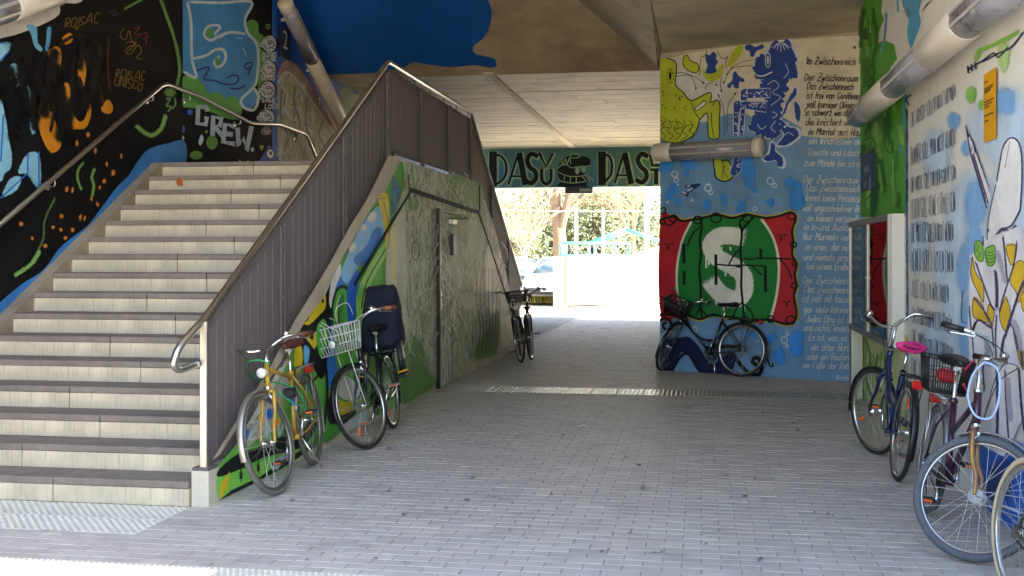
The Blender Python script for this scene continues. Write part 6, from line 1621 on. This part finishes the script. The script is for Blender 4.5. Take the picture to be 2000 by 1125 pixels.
for (x, y, rx, ry, r_) in ((424, 262, 12, 22, .4), (490, 160, 16, 24, .5), (462, 196, 9, 14, .4), (522, 105, 12, 16, .6)): m.blob('#e4e2d2', x, y, rx, ry, 3, r_)
m.patch('#9ad860', [(436, 470), (440, 410), (470, 340), (520, 255), (545, 235), (540, 280), (500, 350), (462, 440), (450, 520)]); m.line('#1f2a16', 4, [(452, 470), (470, 380), (520, 290), (560, 220), (585, 150)], .4)
m.patch('#e6c94a', [(508, 98), (522, 80), (542, 90), (548, 160), (548, 260), (540, 340), (534, 240), (520, 150)]); m.lines('#30363a', 2, [[(515, 100), (535, 96)], [(528, 110), (545, 200), (540, 300)]])
m.lines('#3f74b8', 4, [[(552, 20 + 12 * i), (566 + random.uniform(-6, 8), 36 + 13 * i), (556 + random.uniform(-8, 8), 58 + 14 * i)] for i in range(9)] + [[(572, 40 + 14 * i), (580, 62 + 12 * i), (570, 80 + 12 * i)] for i in range(7)], .5); m.lines('#b8605c', 4, [[(590 + random.uniform(-4, 4), 40 + 10 * i), (606, 20 + 10 * i), (622 + random.uniform(-4, 4), -6 + 11 * i)] for i in range(6)], .7)
m.patch('#11120f', [(352, 740), (340, 800), (352, 850), (400, 845), (440, 800), (440, 770), (400, 790), (370, 770)], True, 2); m.patch('#e0c81e', [(346, 735), (352, 790), (380, 820), (430, 800), (452, 770), (440, 760), (400, 775), (370, 760)]); m.patch('#e4e2da', [(365, 700), (400, 690), (440, 720), (452, 760), (420, 770), (380, 755)], True, 3)
m.line('#11120f', 7, [(240, 720), (300, 700), (330, 640), (340, 720), (336, 800), (330, 860)], .3); m.line('#11120f', 6, [(440, 770), (470, 700), (480, 600), (500, 520)], .4); m.patch('#4aa03c', [(300, 900), (330, 860), (380, 855), (370, 885), (330, 910)], True, 4)
m.lines('#2a5c1e', 5, [[(470, 560), (480, 640), (470, 720)], [(520, 500), (540, 600), (530, 700)], [(560, 420), (570, 520), (560, 640)]], .8)
m.patch('#cdcfb6', [(600, 70), (632, 60), (632, 745), (585, 775), (572, 640), (566, 480), (545, 420), (540, 320), (560, 200)], True, 12)
m.patch('#e0d9a0', [(552, 230), (566, 200), (570, 420), (560, 470)], True, 6); m.patch('#7fb85c', [(560, 700), (600, 640), (632, 680), (632, 745), (585, 775)], True, 14)
m.view(390, 273, 1.6).patch('#c3b59c', [(40, 1000), (150, 820), (215, 720), (300, 560), (350, 480), (410, 380), (470, 270), (520, 190), (590, 50), (625, 52), (605, 100), (545, 200), (500, 275), (440, 380), (395, 480), (330, 568), (250, 700), (190, 790), (130, 880), (62, 985)], False)
# door panel mural
M_sw = swirl('feather_mural', ['#55614a', '#98a184', '#d3d8c3', '#79846a', '#b9c0a8', '#626d55'], 2.6, 2.2, (1, 1, .5))
m.view(0, 0, 1)
m.patch('', [(786, 312), (935, 362), (962, 430), (1005, 600), (1013, 660), (840, 750), (796, 780), (792, 420), (790, 340)], False, m=M_sw)
m.patch('#6a9a48', [(880, 346), (934, 364), (940, 400), (930, 470), (915, 560), (905, 480), (884, 395)], True, 10); m.patch('#5f8f42', [(790, 780), (792, 690), (815, 660), (830, 720), (845, 748), (815, 768)], True, 12); m.patch('#5f8f42', [(950, 694), (1006, 664), (1000, 620), (960, 640), (930, 690)], True, 10); m.blob('#587c40', 905, 560, 7, 60, 14); m.blob('#5f8f42', 808, 398, 8, 14, 6)
rr = random.Random(9)
def feather(n, xr, yr, ln, c, w_):
    out = []
    for _ in range(n):
        x, y = rr.uniform(*xr), rr.uniform(*yr); l_ = rr.uniform(*ln); k_ = rr.uniform(-.55, .55); cv = rr.uniform(-8, 8)
        out.append([(x, y), (x + k_ * l_ * .5 + cv, y + l_ * .5), (x + k_ * l_, y + l_)])
    m.lines(c, w_, out, .6)
feather(130, (800, 925), (385, 640), (16, 50), '#dfe4d2', 1.0); feather(50, (800, 925), (385, 660), (16, 44), '#5d674f', 1.0); feather(50, (795, 880), (560, 700), (16, 44), '#d8dec9', 1.0); feather(40, (800, 920), (330, 370), (10, 40), '#d8d4bc', 1.5); feather(60, (925, 985), (470, 600), (12, 40), '#eef0ea', 1.2); feather(26, (925, 990), (470, 640), (15, 60), '#4a554d', 1.4)
m.patch('#e4ece6', [(955, 480), (965, 520), (962, 560), (970, 600), (958, 610), (950, 560), (948, 510)], True, 3); m.lines('#39453f', 2, [[(934 + 7 * i, 520), (930 + 8 * i, 580), (938 + 6 * i, 640), (932 + 8 * i, 690)] for i in range(7)], .4); m.blob('#c9d0b8', 915, 590, 16, 22, 6); m.ring('#4d5a44', 2.2, 812, 490, 7, 18)
# door and joints
M_jt = mat('joint_black', '#1c1b18', .7, 0, spec=.2)
def strip(p0, p1, w_, nm, par, mtl=M_jt, d_=.02):
    a, c = pl_under.at(*p0), pl_under.at(*p1); v = (c - a).normalized(); s_ = Vector((1, 0, 0)).cross(v) * w_ / 2; b = MB(); b.prism([a - s_, c - s_, c + s_, a + s_], (d_, 0, 0)); return b.build(nm, mtl, par)
door = strip((852, 570), (896, 566), .001, 'door', wall_under)
y0, y1, zt_ = pl_under.at(852, 500).y, pl_under.at(900, 500).y, 2.1
bpy.data.objects.remove(door)
b = MB(); b.bx(XU + .022, XU + .034, y0 + .02, y1, .03, zt_); door = b.build('door', M_sw, wall_under)
b = MB(); b.bx(XU + .003, XU + .05, y0 - .03, y0 + .015, 0.02, zt_ + .04); b.build('door_frame', M_dark, door); b = MB(); b.bx(XU + .003, XU + .042, y0 + .02, y1, zt_ + .008, zt_ + .03); b.build('door_head', M_dark, door)
b = MB(); hy = y0 + .1; b.rbox((XU + .037, hy, 1.05), (.008, .045, .22), .003); b.tube([(XU + .04, hy, 1.09), (XU + .085, hy, 1.09), (XU + .085, hy + .11, 1.09)], .009, 8); b.lathe([(.016, 0), (.016, .012), (0, .014)], (XU + .04, hy, 1.0), (1, 0, 0), 10); b.build('handle', M_inox, door)
b = MB(); b.rbox((XU + .06, y0 + .62, zt_ - .1), (.06, .24, .07), .008); b.tube([(XU + .07, y0 + .7, zt_ - .06), (XU + .15, y0 + 1.2, zt_ - .05), (XU + .04, y0 + 1.45, zt_ - .02)], .009, 6); b.build('door_closer', M_inox_b, door)
b = MB(); b.rbox((XU + .05, y0 + .66, zt_ - .38), (.05, .14, .26), .01); b.build('key_box', M_blackpl, door)
mm = Mural(pl_under, door, .0355, .0001).view(0, 0, 1)
m_, m = m, mm
feather(50, (856, 896), (425, 650), (20, 60), '#e6e8d8', 1.7); feather(20, (856, 896), (425, 680), (20, 50), '#747c66', 1.3); mm.patch('#6a9a48', [(884, 420), (896, 424), (897, 520), (890, 500)], True, 3)
m = m_
for (p0, p1, w_) in (((800, 371), (933, 415), .05), ((801, 371), (690, 556), .03), ((933, 415), (1012, 650), .025), ((797, 390), (795, 300 + 40), .01), ((935, 362), (935, 412), .01)): strip(p0, p1, w_, 'joint_profile', wall_under)
# faint graffiti on the sunlit ramp wall
m = Mural(pl_ramp, rampw, .004, .0008).view(0, 0, 1)
m.lines('#7fc0e0', 1.6, [[(1185, 545), (1200, 532), (1225, 540), (1250, 530), (1288, 545)], [(1190, 555), (1215, 550), (1240, 560), (1285, 562)], [(1200, 540), (1205, 560)], [(1230, 535), (1236, 560)], [(1255, 534), (1258, 562)], [(1275, 540), (1280, 565)]], .5)
m.lines('#d8a860', 1.6, [[(1165 + 16 * i, 585), (1172 + 16 * i, 575), (1178 + 16 * i, 588), (1170 + 16 * i, 596)] for i in range(7)], .5); m.lines('#c87f86', 1.4, [[(1210, 575), (1218, 590), (1212, 600)], [(1260, 572), (1270, 590)]], .5)
# ------------------------------------------------------------------ small things on the ground, stains
M_dry = mat('dry_leaf', '#8a6244', .8, 0, .2, 20)
def fallen_leaf(px, py, sz_, rot, lab):
    p = GROUND.at(px, py); t_ = tag(MB().build('fallen_leaf', M_dry), lab, 'leaf') if False else None
    b = MB(); out = []
    for i in range(14):
        a = 2 * math.pi * i / 14; r_ = sz_ * (1 if i % 2 == 0 else .55); out.append(Vector((math.cos(a) * r_ * 1.2, math.sin(a) * r_, .004 + .014 * abs(math.cos(a * 1.5)))))
    vs = [Vector((0, 0, .006))] + out; b.add(vs, [(0, 1 + i, 1 + (i + 1) % 14) for i in range(14)], 0, True); b.tube([(sz_ * .6, 0, .006), (sz_ * 1.9, sz_ * .3, .012)], .0012, 4)
    o = b.build('fallen_leaf', M_dry); o.location = (p.x, p.y, .006); o.rotation_euler = (0, 0, rot); return tag(o, lab, 'leaf', 'fallen leaves on the paving')
fallen_leaf(118, 976, .04, .4, 'large dry brown leaf lying at the foot of the stairs')
fallen_leaf(135, 973, .03, 2.1, 'small dry leaf beside the large leaf at the stair foot')
fallen_leaf(1248, 912, .02, 1.1, 'tiny dry leaf alone on the open paving')
b = MB(); pts = [(-.05, -.03, .004), (0, -.045, .012), (.05, -.02, .006), (.06, .03, .014), (0, .04, .02), (-.055, .02, .008), (0, 0, .03)]
b.add(pts, [(6, i, (i + 1) % 6) for i in range(6)]); o = b.build('paper_scrap', mat('paper', '#c9c2b4', .8)); p = GROUND.at(1138, 835); o.location = (p.x, p.y, .003); tag(o, 'crumpled pale paper scrap lying in mid passage', 'paper')
mg = Mural(GROUND, pavement, .0032, .0002).view(0, 0, 1)
mg.lines('#c9c4bc', 1.6, [[(1053, 937), (1080, 930), (1101, 935)], [(1077, 932), (1082, 955)]], .6, False, 'chalk_mark')
rs = random.Random(3)
for i in range(46):
    x, y = rs.uniform(480, 1650), rs.uniform(790, 1100)
    mg.blob(rs.choice(('#7d756c', '#857d74', '#746c63')), x, y, rs.uniform(1.0, 5.5), rs.uniform(.3, 1.0), rs.uniform(.6, 2.5), 0, .3, 'stain')
yf = Y1 + GO * 14
ms = Mural(Plane((0, yf + .001, 0), (0, -1, 0)), stair, .004, .0003).view(0, 0, 1)
o = ms.blob('#b5581c', 351, 355, 4, 4, 6, 0, .2, 'rust_stain'); o.location = -SO
